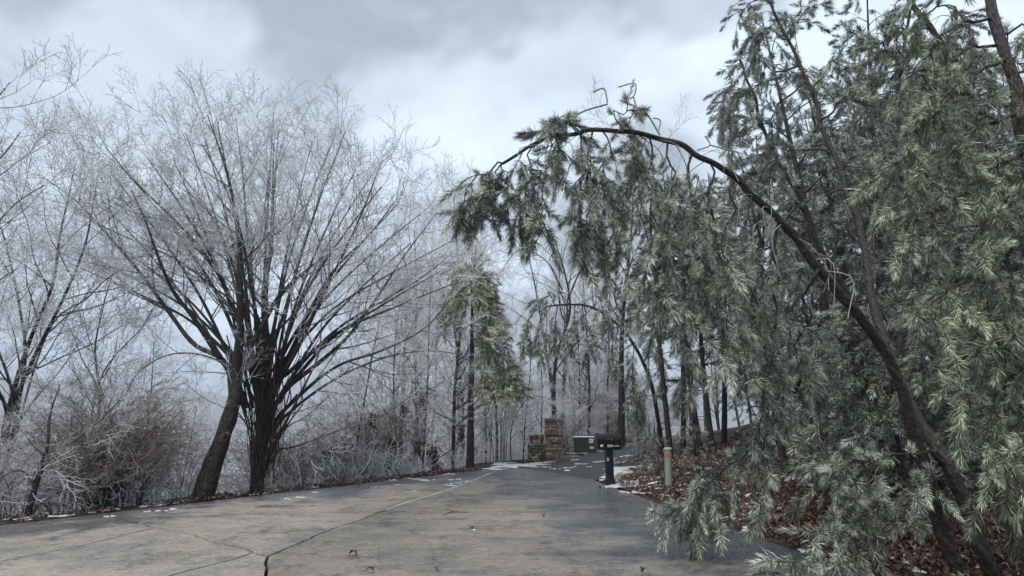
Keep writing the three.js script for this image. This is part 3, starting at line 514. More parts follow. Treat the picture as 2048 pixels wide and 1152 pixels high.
{
  const r = rng(606), put = (k, x, f, s, label, group) => { const c = BRUSH[k].clone(); c.name = numbered('shrub'); c.position.copy(gpos(x, f, -0.05)); c.rotation.y = r() * 6.28; c.scale.setScalar(s); tag(c, label, 'shrub', group); scene.add(c); };
  const along = (t, o) => { const x = lerp(-10.5, -0.6, t), f = lerp(8, 20.8, t); return [x - o * 0.78, f + o * 0.62]; };
  for (let k = 0; k < 15; k++) { const t = -0.06 + r() * 0.42, [x, f] = along(t, 0.9 + r() * 4.2); put(k % 2, x, f, 0.6 + r() * 0.45, 'white iced shrub crowding the lower left edge of the road', 'iced shrubs at the lower left'); }
  for (let k = 0; k < 6; k++) { const t = 0.27 + r() * 0.18, [x, f] = along(t, 1.0 + r() * 1.8); put(2 + k % 2, x, f, 0.55 + r() * 0.4, 'brown tangled shrub left of the leaning trunk', 'brown shrubs left of the leaning trunk'); }
  for (let k = 0; k < 16; k++) { const t = 0.62 + r() * 0.3, [x, f] = along(t, 1.0 + r() * 5); put([0, 1, 1, 2][k % 4], x, f, 0.6 + r() * 0.5, 'icy shrub behind the road edge between the big tree and the crest', 'icy shrubs below the crest'); }
  for (let k = 0; k < 12; k++) { const px = 560 + r() * 520, f = (px > 1030 ? 34 : 25) + r() * 22; put(k % 2, atX(px, f), f, 1.1 + r() * 0.9, 'tall icy thicket shrub down the slope behind the crest', 'icy thicket behind the crest'); }
  for (let k = 0; k < 18; k++) { const px = 1000 + r() * 330, f = 36 + r() * 10; put(k % 2, atX(px, f), f, 1.1 + r() * 0.8, 'icy undergrowth shrub behind the transformer box and pillar', 'icy shrubs behind the pillar'); }
}
{ // iced ground cover on the falling slope: nobody could count it
  const r = rng(818), ls = [new Inst(), new Inst(), new Inst(), new Inst()];
  for (let k = 0; k < 5200; k++) { const px = -200 + r() * 1480, f = 8 + Math.pow(r(), 0.8) * 62, x = atX(px, f), dl = side(LEFT, x, f); if (dl < 1.1) continue; const t = 0.75 + r() * 0.5; ls[k % 4].add(gpos(x, f, -0.1), V((r() - 0.5) * 1.2, 1, (r() - 0.5) * 1.2), r() * 6.28, 1.0 + r() * 0.9 + f * 0.012, [t, t, t]); }
  const g = new THREE.Group(); g.name = 'icy_undergrowth'; g.userData = { kind: 'stuff', label: 'ice-whitened undergrowth covering the slope beyond the left road edge', category: 'undergrowth' }; scene.add(g); addInst(g, ls, SPRAYS, M.twig, 'twigs');
}
{ // vines hanging over the big trunk
  const base = edgeBase(516, 0.45), b = -base.z, r = rng(71), buf = new Buf();
  for (let k = 0; k < 60; k++) { const px = 500 + r() * 60, pts = [], d = b - 0.35 - r() * 0.3; let x = px; const y1 = 960 - r() * 60, y0 = 620 + r() * 200; for (let j = 0; j <= 8; j++) { x += (r() - 0.5) * 16; pts.push(at(lerp(x, 520 + (x - 520) * (0.6 + 1.2 * j / 8), 0.7), lerp(y1, y0, j / 8), d)); } const w = 0.006 + r() * 0.01, c = [0.06 + r() * 0.04, 0.038, 0.026]; buf.tube(curve(pts, 20), Array(21).fill(w), 4, () => c); }
  const g = thing('vine', 'tangle of brown vines climbing the trunk of the many-stemmed tree', 'vine', base); part(g, 'stems', buf.build(base), M.bark).userData.kind = 'stuff';
}
{ // oak saplings keeping their brown leaves
  const r = rng(81);
  const sap = (px, py, f, h, label, spots) => {
    const base = gpos(atX(px, f), f), t = thing('oak_sapling', label, 'sapling', base, undefined), buf = new Buf(), ctx = newCtx(8100 + px, { ...BARE, levels: 0, sprays: 1.2, density: [1], start: [0.3] }), ls = [new Inst(), new Inst(), new Inst()];
    const top = at(px, py, f); ctx.buf.tube(curve([base.clone(), base.clone().lerp(top, 0.5).add(V(0.1, 0, 0)), top], 10), Array.from({ length: 11 }, (_, k) => 0.022 - 0.0014 * k), 5, ctx.o.color);
    for (const [qx, qy, n] of spots) { const c = at(qx, qy, f), root = base.clone().lerp(top, 0.55); ctx.buf.tube(curve([root, root.clone().lerp(c, 0.5).add(V(0, 0.12, 0)), c], 8), Array.from({ length: 9 }, (_, k) => 0.012 - 0.0009 * k), 4, ctx.o.color); for (let k = 0; k < n; k++) ls[k % 3].add(c.clone().add(randDir(r).multiplyScalar(0.2 * Math.pow(r(), 0.6)).multiply(V(0.9, 1.3, 0.9))), randDir(r).add(V(0, 0.3, 0)), r() * 6.28, 1.0 + r() * 0.7, (() => { const k2 = 0.6 + r() * 0.7; return [0.13 * k2, 0.055 * k2, 0.04 * k2]; })()); }
    part(t, 'stem', ctx.buf.build(base), M.bark); addInst(t, ls, LEAVES, M.leaf, 'leaves', base);
  };
  sap(800, 800, 20.5, 3, 'sapling hung with clumps of brown oak leaves right of the big tree', [[790, 888, 60], [777, 888, 40], [782, 920, 50], [783, 942, 60], [808, 822, 40]]);
  sap(845, 790, 21.5, 3, 'oak sapling with several brown leaf clumps left of the tall pine', [[836, 893, 60], [832, 910, 50], [864, 905, 70], [866, 920, 60], [872, 935, 50], [848, 800, 40]]);
  sap(668, 860, 18.6, 2, 'thin sapling holding a single brown leaf clump beside the big tree', [[662, 898, 26], [657, 908, 16], [745, 842, 20]]);
}
// ---------------------------------------------------------------- pines
const tuftGeo = (seed, nN, L, long, rad, wide, frost) => {
  const r = rng(seed), b = new Buf(), G = [0.058, 0.086, 0.03], I = [0.84, 0.89, 0.83];
  b.tube([V(0, 0, 0), V(0, L, 0)], [0.006, 0.004], 4, () => [0.07, 0.05, 0.035]);
  for (let k = 0; k < nN; k++) {
    const t = Math.pow(r(), 0.6), p = V(0, t * L, 0), a = r() * 6.283, open = lerp(wide, 0.3, t * t) * (0.5 + r() * 0.75), len = long * (0.6 + r() * 0.6), d = V(Math.cos(a) * Math.sin(open), Math.cos(open), Math.sin(a) * Math.sin(open));
    const m = p.clone().addScaledVector(d, len * 0.55), d2 = d.clone().add(V((r() - 0.5) * 0.5, 0.15 + r() * 0.2, (r() - 0.5) * 0.5)).normalize(), e = m.clone().addScaledVector(d2, len * 0.45);
    const icy = r() < frost, k1 = icy ? 0.4 + r() * 0.5 : r() * 0.08, k2 = icy ? clamp(k1 + 0.25 + r() * 0.3, 0, 1) : k1 + r() * 0.26; b.spike(p, m, e, rad * (0.7 + r() * 0.6), mix3(G, I, k1), mix3(G, I, k2));
  }
  return b.build();
};
const TUFTS = [[1, 115, 0.15, 0.115, 1.35, 0.58], [2, 130, 0.28, 0.1, 1.0, 0.3], [3, 100, 0.12, 0.125, 1.5, 0.45], [4, 120, 0.22, 0.105, 1.15, 0.2]].map(([s, n, L, l, w, fr]) => tuftGeo(s * 7, n, L, l, 0.0023, w, fr)), FARTUFTS = [[1, 54, 0.24, 0.165, 1.35], [2, 58, 0.38, 0.15, 1.0], [3, 50, 0.2, 0.18, 1.5], [4, 54, 0.32, 0.16, 1.15]].map(([s, n, L, l, w], k) => tuftGeo(s * 17, n, L, l, 0.0055, w, [0.55, 0.3, 0.45, 0.2][k]));
// a bough along pts: its branchlets droop under the ice and end in needle tufts
function bough(ctx, pts, r0, o = {}) {
  const { r } = ctx, n = pts.length - 1, L = pts.reduce((a, p, i) => i ? a + p.distanceTo(pts[i - 1]) : 0, 0), oo = { per: 10, len: 0.5, from: 0.2, droop: 1.0, tufts: 7, size: 1, open: 0.9, ...ctx.o, ...o };
  ctx.buf.tube(pts, pts.map((_, k) => lerp(r0 * 0.7, 0.006, Math.pow(k / n, 0.8))), r0 > 0.03 ? 7 : 5, ctx.color, { rough: 0.15 });
  let clump = 1, kind = 0; const tint = () => { const k = (oo.tint[0] + clump * oo.tint[1]) * (0.85 + r() * 0.3); const w = r() < 0.004 ? [1.3, 1.0, 0.8] : [1, 1, 1]; return [k * w[0] * oo.hue[0], k * w[1] * oo.hue[1], k * w[2] * oo.hue[2]]; };
  const tuft = (p, d, s) => ctx.insts[r() < 0.7 ? kind : Math.floor(r() * 4)].add(p, d, r() * 6.28, s * (0.55 + r() * 0.75) * oo.size, tint());
  const m = Math.max(2, Math.round(L * oo.per * (oo.thin ?? 0.6)));
  for (let k = 0; k < m; k++) {
    const t = oo.from + (1 - oo.from) * (k + r()) / m, i = Math.min(n - 1, Math.floor(t * n)), s = pts[i].clone().lerp(pts[i + 1], t * n - i), T = pts[i + 1].clone().sub(pts[i]).normalize();
    clump = Math.pow(r(), 1.4) * 1.15; kind = Math.floor(r() * 4); if (vnoise(t * L * 2.6 + oo.per, r0 * 900 + L * 7) < 0.3) continue;
    const d = sideways(T, r, oo.open * (0.6 + r() * 0.5)), l = oo.len * (0.55 + r() * 0.7) * (1.1 - 0.45 * t), bp = [s], q = s.clone(), N = 5;
    for (let j = 0; j < N; j++) { d.y -= oo.droop * (0.16 + 0.1 * j) * l * 1.6; d.normalize(); q.addScaledVector(d, l / N); bp.push(q.clone()); }
    ctx.buf.tube(bp, bp.map((_, j) => 0.009 - 0.0011 * j), 3, ctx.color);
    const c = Math.max(1, Math.round(l * oo.tufts * 0.6)); for (let j = 0; j < c; j++) { const tt = 0.3 + 0.7 * (j + 0.5 * r()) / c, ii = Math.min(N - 1, Math.floor(tt * N)), bs = bp[ii].clone().lerp(bp[ii + 1], tt * N - ii), bt = bp[ii + 1].clone().sub(bp[ii]).normalize(); tuft(bs, sideways(bt, r, 0.3 + r() * 0.45).add(V(0, -0.25 * oo.droop, 0)), 0.75 + 0.25 * tt); }
    tuft(q, d, 1.05);
  }
  const f0 = oo.from * 0.6, m2 = Math.round(L * oo.per * 0.55); for (let k = 0; k < m2; k++) { const t = f0 + (1 - f0) * (k + r()) / m2, i = Math.min(n - 1, Math.floor(t * n)), s = pts[i].clone().lerp(pts[i + 1], t * n - i), T = pts[i + 1].clone().sub(pts[i]).normalize(); clump = r(); kind = Math.floor(r() * 4); tuft(s, sideways(T, r, 0.5 + r() * 0.6), 0.9); }
  const T = pts[n].clone().sub(pts[n - 1]).normalize(); tuft(pts[n], T, 1.15); tuft(pts[n], sideways(T, r, 0.4), 1);
}
const PINE = { tint: [0.45, 0.8], hue: [1, 1, 1] };
const newPine = (seed, o) => ({ r: rng(seed), o: { ...PINE, ...o }, color: iced(PBARK, 0.004, 0.014, 0.45), buf: new Buf(), insts: [new Inst(), new Inst(), new Inst(), new Inst()] });
function stemPine(name, label, base, trunk, r0, r1, boughs, o, seed, group) {
  const t = thing(name, label, 'pine tree', base, group), tb = new Buf(), tp = curve(trunk, trunk.length * 7); for (let k = 2; k < tp.length - 1; k++) { const u = k / tp.length, w = 0.03 + 0.06 * sstep(0.3, 0.6, u); tp[k].add(V((vnoise(k * 0.3, seed) - 0.5) * w, (vnoise(k * 0.3 + 50, seed) - 0.5) * w, 0)); }
  tb.tube(tp, tp.map((_, k) => lerp(r0, r1, Math.pow(k / (tp.length - 1), 0.9))), 14, () => PBARK, { rough: 0.55 });
  part(t, 'trunk', tb.build(base), M.bark);
  boughs.forEach((b, k) => {
    const ctx = newPine(seed + k * 7, o), bp = curve(b.pts, b.pts.length * 4); for (let q = 1; q < bp.length; q++) bp[q].add(V((vnoise(q * 0.7, seed + k * 3) - 0.5) * 0.16, (vnoise(q * 0.7 + 30, seed + k * 3) - 0.5) * 0.1, (vnoise(q * 0.7 + 70, seed + k * 3) - 0.5) * 0.2)); bough(ctx, bp, b.r ?? 0.03, b.o);
    const m = part(t, 'limb', ctx.buf.build(base), M.bark); addInst(m, ctx.insts, TUFTS, M.needle, 'needles', base);
  });
  return t;
}
{ // the bent pine arching over the road
  const base = hit(1918, 1150), b = -base.z;
  const trunk = [base.clone().add(V(0.03, -0.15, 0)), ...[[1881, 1041, 7.4], [1849, 935, 7.4], [1810, 800, 7.35], [1770, 706, 7.3], [1715, 628, 7.2], [1637, 532, 7.1], [1555, 430, 7.0], [1480, 368, 6.9], [1400, 312, 6.8], [1300, 276, 6.7], [1200, 262, 6.6], [1120, 272, 6.5], [1055, 298, 6.45], [1005, 327, 6.4]].map(([x, y, d]) => at(x, y, d))];
  const B = (pts, d0, d1, r, o) => ({ pts: line(pts, d0, d1), r, o });
  const H = { droop: 1.2, len: 0.42, per: 13 };
  const t = stemPine('bent_pine', 'pine bowed under ice, its trunk arching left over the road', base, trunk, 0.088, 0.016, [
    B([[1005, 327], [970, 350], [940, 395], [918, 425]], 6.4, 6.3, 0.016, { per: 16, len: 0.3, droop: 1.3, from: 0.1 }),
    B([[1003, 328], [985, 370], [962, 420], [955, 455]], 6.4, 6.45, 0.014, { per: 16, len: 0.26, droop: 1.4 }),
    B([[1005, 327], [1005, 370], [1000, 420]], 6.4, 6.5, 0.012, { per: 14, len: 0.26, droop: 1.4 }),
    B([[1045, 303], [1040, 360], [1045, 430]], 6.44, 6.5, 0.012, { per: 15, len: 0.26, droop: 1.5, from: 0.12 }),
    B([[1062, 296], [1080, 350], [1088, 420], [1088, 480]], 6.45, 6.35, 0.014, { per: 15, len: 0.3, droop: 1.5, from: 0.15 }),
    B([[1150, 266], [1125, 238], [1100, 246], [1095, 262]], 6.5, 6.5, 0.012, { per: 17, len: 0.24, droop: 0.9 }),
    B([[1110, 275], [1110, 300], [1125, 330]], 6.5, 6.3, 0.012, { per: 13, len: 0.3, droop: 1.2 }),
    B([[1160, 266], [1168, 330], [1158, 420], [1160, 500]], 6.55, 6.4, 0.018, { ...H, per: 17, from: 0.08 }),
    B([[1185, 263], [1182, 340], [1178, 430], [1185, 520]], 6.6, 6.7, 0.018, { ...H, per: 15 }),
    B([[1205, 262], [1215, 360], [1228, 450], [1238, 525]], 6.6, 6.5, 0.016, { ...H, per: 15, from: 0.12 }),
    B([[1240, 268], [1232, 220], [1248, 222], [1262, 260], [1268, 310]], 6.65, 6.6, 0.013, { per: 12, len: 0.26, droop: 1.2, from: 0.35 }),
    B([[1280, 273], [1268, 310], [1272, 360]], 6.65, 6.5, 0.012, { per: 13, len: 0.26, droop: 1.4 }),
    B([[1300, 277], [1305, 420], [1292, 540], [1298, 670]], 6.7, 6.9, 0.02, { ...H, per: 15, from: 0.1 }),
    B([[1335, 288], [1345, 400], [1330, 520], [1322, 620]], 6.75, 6.6, 0.02, { ...H, from: 0.1, per: 15 }),
    B([[1385, 306], [1392, 460], [1372, 620], [1384, 780]], 6.8, 7.0, 0.024, { ...H, per: 14, from: 0.12, len: 0.5 }),
    B([[1420, 325], [1425, 430], [1445, 580], [1450, 700]], 6.85, 6.6, 0.022, { ...H, per: 15, from: 0.1 }),
    B([[1470, 362], [1448, 470], [1412, 540], [1402, 620]], 6.9, 7.2, 0.02, { ...H }),
    B([[1505, 386], [1522, 500], [1502, 640], [1506, 740]], 6.92, 6.7, 0.024, { ...H, from: 0.3 }),
    B([[1560, 436], [1552, 560], [1532, 700], [1520, 850], [1522, 1000]], 7.0, 7.3, 0.03, { ...H, from: 0.35, len: 0.48 }),
    B([[1637, 532], [1606, 610], [1600, 700], [1575, 780], [1560, 850]], 7.1, 7.3, 0.032, { ...H, from: 0.45, len: 0.45, per: 10 }),
    B([[1715, 628], [1660, 650], [1600, 650], [1566, 690], [1560, 760]], 7.2, 7.6, 0.028, { ...H, from: 0.5, per: 9 }),
    B([[1740, 665], [1680, 690], [1630, 720], [1610, 790]], 7.25, 7.7, 0.026, { ...H, from: 0.5, per: 9 }),
    B([[1600, 760], [1530, 890], [1450, 935], [1390, 985], [1345, 1030]], 7.3, 8.3, 0.034, { droop: 1.5, len: 0.62, per: 21, from: 0.35, open: 1.0 }),
    B([[1450, 935], [1420, 985], [1420, 1040], [1440, 1075]], 8.0, 8.3, 0.018, { droop: 1.3, len: 0.35, per: 16 }),
  ], { thin: 0.55, tint: [0.5, 1.0], hue: [1, 1, 0.95] }, 5000);
  // bare iced twigs sticking up from the arch
  const r = rng(5500), tw = new Buf(), W = (pts, d, w) => tw.tube(curve(line(pts, d, d), pts.length * 4), Array(pts.length * 4 + 1).fill(w), 5, () => [0.28, 0.28, 0.29]);
  W([[1215, 205], [1207, 177], [1186, 184]], 6.6, 0.011); W([[1250, 198], [1267, 193], [1270, 167], [1237, 174]], 6.6, 0.009); W([[1267, 193], [1275, 220], [1290, 240]], 6.6, 0.01); W([[1240, 200], [1290, 225], [1320, 270]], 6.7, 0.012); W([[1316, 265], [1320, 240], [1306, 236]], 6.7, 0.009);
  W([[1395, 300], [1420, 290], [1410, 272]], 6.8, 0.009); W([[1420, 290], [1445, 297], [1478, 305]], 6.8, 0.01); W([[1060, 295], [1110, 268], [1160, 226], [1215, 208]], 6.55, 0.012);
  for (let k = 0; k < 34; k++) { const i = Math.floor(r() * 55) + 45, tp = curve(trunk, 105)[i], d = sideways(V(0, 1, 0), r, 1.6); const p1 = tp.clone().addScaledVector(d, 0.2 + r() * 0.3).add(V(0, -0.05 - r() * 0.15, 0)), p2 = p1.clone().add(V((r() - 0.5) * 0.3, -0.25 - r() * 0.4, (r() - 0.5) * 0.3)); const w = 0.004 + r() * 0.003, c = mix3(PBARK, ICE, 0.2 + r() * 0.4); tw.tube(curve([tp, p1, p2], 8), Array(9).fill(w), 4, () => c); }
  part(t, 'bare_twigs', tw.build(base), M.twig).userData.kind = 'stuff';
}
{ // pines crowding the right-hand bank
  const B = (pts, d0, d1, r, o) => ({ pts: line(pts, d0, d1), r, o });
  const H = { droop: 1.0, len: 0.5, per: 11 };
  let base = hit(1990, 1160);
  stemPine('pine_tree', 'near pine with a dark leaning trunk at the lower right corner', base, [base.clone().add(V(0.02, -0.15, 0)), ...[[1960, 1085, 7.0], [1928, 994, 7.1], [1889, 920, 7.2], [1842, 850, 7.6], [1790, 740, 8.0], [1745, 600, 8.4], [1724, 467, 8.7], [1680, 350, 9.0], [1634, 217, 9.3], [1600, 120, 9.5], [1565, 55, 9.6], [1535, -20, 9.8]].map(([x, y, d]) => at(x, y, d))], 0.085, 0.02, [
    B([[1600, 130], [1540, 150], [1490, 190], [1462, 250], [1465, 300]], 9.5, 9.2, 0.03, { ...H, per: 13 }),
    B([[1615, 160], [1570, 200], [1540, 260], [1545, 330]], 9.4, 9.8, 0.028, { ...H }),
    B([[1580, 80], [1540, 50], [1515, 80], [1505, 140]], 9.5, 9.4, 0.025, { ...H }),
    B([[1555, 40], [1520, 0], [1490, 10], [1480, 50]], 9.6, 9.6, 0.02, { ...H }),
    B([[1580, 80], [1610, 30], [1630, -10]], 9.6, 9.8, 0.02, { ...H }),
    B([[1640, 240], [1700, 200], [1750, 210], [1780, 260]], 9.2, 9.5, 0.03, { ...H }),
    B([[1620, 190], [1660, 120], [1690, 130], [1700, 180]], 9.3, 9.6, 0.025, { ...H }),
    B([[1660, 310], [1590, 300], [1530, 340], [1500, 410]], 9.1, 9.6, 0.03, { ...H }),
    B([[1690, 380], [1620, 400], [1570, 460], [1560, 530]], 9.0, 9.8, 0.03, { ...H }),
    B([[1724, 467], [1790, 440], [1840, 470], [1860, 540]], 8.7, 9.4, 0.03, { ...H }),
    B([[1745, 600], [1680, 620], [1640, 680], [1640, 760]], 8.4, 9.4, 0.03, { ...H }),
    B([[1889, 920], [1840, 905], [1760, 912], [1700, 940], [1672, 1000], [1672, 1060]], 7.2, 6.6, 0.034, { ...H, from: 0.45, per: 15, droop: 1.3 }),
    B([[1740, 920], [1760, 960], [1750, 1030]], 6.8, 6.7, 0.018, { ...H, per: 12 }),
    B([[1928, 994], [1860, 960], [1810, 980], [1800, 1050]], 7.1, 6.8, 0.024, { ...H, from: 0.4, per: 10 }),
    B([[1700, 1045], [1640, 1070], [1600, 1110], [1580, 1150]], 6.6, 6.2, 0.022, { ...H, from: 0.35, len: 0.34 }),
    B([[1690, 1000], [1700, 1080], [1720, 1150], [1730, 1200]], 6.4, 6.0, 0.02, { ...H, len: 0.34 }),
  ], { tint: [0.55, 0.9], hue: [1, 1, 0.95] }, 6000);
  base = gpos(atX(2120, 5.8), 5.8);
  stemPine('pine_tree', 'bushy green pine filling the upper right corner', base, [base.clone(), ...[[2120, 900, 5.8], [2090, 600, 5.9], [2060, 350, 6.0], [2020, 150, 6.1], [1985, 40, 6.2], [1960, -60, 6.3], [1930, -180, 6.4]].map(([x, y, d]) => at(x, y, d))], 0.11, 0.04, [
    B([[2010, 120], [1940, 160], [1870, 220], [1810, 290], [1790, 370]], 6.1, 5.8, 0.03, { ...H, per: 14 }),
    B([[2040, 230], [1960, 250], [1890, 320], [1840, 400], [1825, 470]], 6.0, 5.7, 0.03, { ...H, per: 14 }),
    B([[2050, 300], [2000, 320], [1940, 380], [1900, 450]], 6.0, 5.6, 0.03, { ...H, per: 14 }),
    B([[2060, 360], [2030, 400], [1990, 440], [1970, 500]], 6.0, 5.5, 0.026, { ...H, per: 13 }),
    B([[1985, 40], [1900, 60], [1840, 120], [1800, 190]], 6.2, 6.4, 0.028, { ...H }),
    B([[2000, 90], [1930, 100], [1880, 160], [1860, 240]], 6.15, 6.0, 0.028, { ...H }),
    B([[2020, 150], [2060, 180], [2070, 260]], 6.1, 5.9, 0.026, { ...H }),
    B([[2075, 480], [2020, 500], [1950, 540], [1890, 600], [1875, 660]], 5.9, 5.6, 0.03, { ...H, per: 13 }),
    B([[2090, 600], [2040, 620], [1970, 680], [1930, 760], [1920, 830]], 5.9, 5.4, 0.03, { ...H, per: 13 }),
    B([[2095, 660], [2060, 700], [2010, 780], [1985, 870], [1990, 950]], 5.9, 5.3, 0.03, { ...H, per: 13 }),
    B([[2105, 740], [2080, 800], [2040, 880], [2030, 980]], 5.8, 5.2, 0.03, { ...H, per: 13 }),
    B([[2080, 540], [2050, 560], [2010, 600], [1990, 680]], 5.9, 5.5, 0.028, { ...H, per: 12 }),
    B([[1960, -30], [1900, -20], [1850, 20], [1830, 80]], 6.3, 6.6, 0.026, { ...H }),
    B([[2000, 60], [2050, 60], [2070, 120]], 6.2, 6.2, 0.026, { ...H }),
  ], { thin: 0.5, tint: [0.45, 0.95], hue: [1.0, 1.02, 0.84] }, 6300);
  base = hit(1766, 1012);
  { const d = -base.z; stemPine('pine_tree', 'slim dark pine trunk standing behind the bent pine', base, [base.clone().add(V(0, -0.1, 0)), ...[[1759, 912], [1740, 820], [1712, 690], [1695, 590], [1643, 500], [1608, 412], [1552, 325], [1510, 200], [1480, 120]].map(([x, y]) => at(x, y, d + 0.3))], 0.09, 0.02, [
    B([[1510, 200], [1470, 180], [1445, 215], [1450, 270]], d + 0.3, d, 0.03, { ...H }),
    B([[1530, 260], [1490, 230], [1468, 260]], d + 0.3, d + 0.6, 0.03, { ...H }),
    B([[1620, 440], [1560, 440], [1500, 490], [1480, 560]], d + 0.3, d + 1, 0.03, { ...H }),
    B([[1660, 530], [1590, 540], [1540, 600], [1520, 680]], d + 0.3, d, 0.03, { ...H }),
    B([[1700, 620], [1760, 600], [1800, 640], [1810, 700]], d + 0.3, d, 0.03, { ...H }),
    B([[1730, 770], [1780, 760], [1800, 820], [1790, 880]], d + 0.3, d - 0.5, 0.03, { ...H }),
    B([[1712, 690], [1660, 720], [1620, 790], [1625, 860]], d + 0.3, d + 0.6, 0.03, { ...H }),
  ], { tint: [0.55, 0.9] }, 6600); }
  base = gpos(atX(2010, 10), 10);
  stemPine('pine_tree', 'pine with two dark bare upper trunks near the top right', base, [base.clone().add(V(0, -0.1, 0)), ...[[2000, 800], [1985, 560], [1960, 330], [1921, 174], [1860, 56], [1817, 0], [1780, -80]].map(([x, y]) => at(x, y, 9.8))], 0.12, 0.04, [
    B([[1921, 174], [1850, 160], [1790, 100], [1740, 90], [1700, 130]], 9.8, 9.4, 0.035, { ...H, per: 7, from: 0.4 }),
    B([[1860, 56], [1800, 60], [1760, 100], [1750, 160]], 9.8, 9.2, 0.03, { ...H }),
    B([[1840, 30], [1890, 10], [1930, 30], [1950, 80]], 9.8, 9.6, 0.03, { ...H }),
    B([[1940, 240], [1880, 250], [1800, 280], [1760, 340]], 9.8, 9.0, 0.035, { ...H }),
    B([[1960, 330], [1900, 340], [1830, 380], [1790, 450]], 9.8, 9.2, 0.035, { ...H }),
    B([[1975, 450], [1900, 470], [1850, 540], [1840, 610]], 9.8, 9.0, 0.035, { ...H }),
    B([[1985, 560], [1920, 580], [1850, 600], [1780, 590]], 9.8, 9.4, 0.035, { ...H }),
    B([[1990, 640], [1930, 650], [1860, 700], [1830, 780]], 9.8, 9.0, 0.035, { ...H }),
  ], { tint: [0.45, 0.85], hue: [0.98, 1, 0.9] }, 6900);
}
// whole pines, a few kinds, copied singly
function pineProto(seed, h, r0, first, reach, o = {}) {
  const ctx = newPine(seed, { size: 1.25, len: 0.75, per: 3.6, tufts: 4.5, droop: 0.5, open: 1.0, ...o }), r = ctx.r, t = new THREE.Group(), tb = new Buf();
  const tp = curve([V(0, -0.6, 0), V((r() - 0.5) * 0.5, h * 0.35, (r() - 0.5) * 0.5), V((r() - 0.5) * 0.8, h * 0.7, (r() - 0.5) * 0.8), V((r() - 0.5) * 1.4, h, (r() - 0.5) * 1.4)], 24);
  tb.tube(tp, tp.map((_, k) => lerp(r0, 0.02, k / 24)), 9, () => PBARK, { rough: 0.25 });
  const n = Math.round(h * (1 - first) * (o.boughs ?? 3.4));
  for (let k = 0; k < n; k++) {
    const u = (k + r()) / n, t2 = lerp(first, 1, u), i = Math.min(23, Math.floor(t2 * 24)), s = tp[i].clone().lerp(tp[i + 1], t2 * 24 - i), a = k * 2.4 + r(), L = (reach * Math.pow(1 - u, 0.7) + 0.5) * (0.65 + r() * 0.55), d = V(Math.cos(a), 0.1, Math.sin(a)), dr = o.sag ?? 0.55;
    bough(ctx, curve([s, s.clone().addScaledVector(d, L * 0.4).add(V(0, 0.12 * L, 0)), s.clone().addScaledVector(d, L * 0.8).add(V(0, -0.1 * L * dr * 2, 0)), s.clone().addScaledVector(d, L).add(V(0, -0.5 * L * dr, 0))], 8), 0.012 + 0.012 * L, {});
  }
  if (o.stubs) for (let k = 0; k < o.stubs; k++) { const u = 0.1 + r() * (first - 0.1), i = Math.floor(u * 24), a = r() * 6.28, L = 0.5 + r() * 1.0; ctx.buf.tube(curve([tp[i], tp[i].clone().add(V(Math.cos(a) * L * 0.6, 0.05, Math.sin(a) * L * 0.6)), tp[i].clone().add(V(Math.cos(a) * L, -0.2 * L, Math.sin(a) * L))], 6), [0.018, 0.016, 0.014, 0.012, 0.01, 0.008, 0.006], 4, ctx.color); }
  part(t, 'trunk', tb.build(), M.bark); part(t, 'limbs', ctx.buf.build(), M.bark).userData.kind = 'stuff'; const cr = new THREE.Group(); cr.name = 'crown'; t.add(cr); addInst(cr, ctx.insts, FARTUFTS, M.farneedle, 'needles'); return t;
}
const PINES = [pineProto(201, 12, 0.13, 0.42, 2.3, { stubs: 14 }), pineProto(202, 14, 0.15, 0.48, 2.5, { stubs: 16 }), pineProto(203, 9.5, 0.10, 0.2, 2.1, { stubs: 8 }), pineProto(204, 3.2, 0.04, 0.05, 1.0, { boughs: 9, size: 0.9, len: 0.45, per: 5 })];
const PINE_H = [12, 14, 9.5, 3.2];
function placePine(k, p, s, turn, label, group, tz = 0, tx = 0, name = 'pine_tree') { if (p.z < -9 && k < 3) { const f = -p.z, px = 1024 + p.x / f * FOCAL * 0.93; if (px < 1560) s = Math.min(s, ((px < 1480 ? 0.455 : 0.56) * f + EYE - p.y) / PINE_H[k]); }
  const c = PINES[k].clone(); c.name = numbered(name); c.position.copy(p); c.scale.setScalar(s); c.rotation.set(tx, turn, tz); tag(c, label, 'pine tree', group); scene.add(c); return c; }
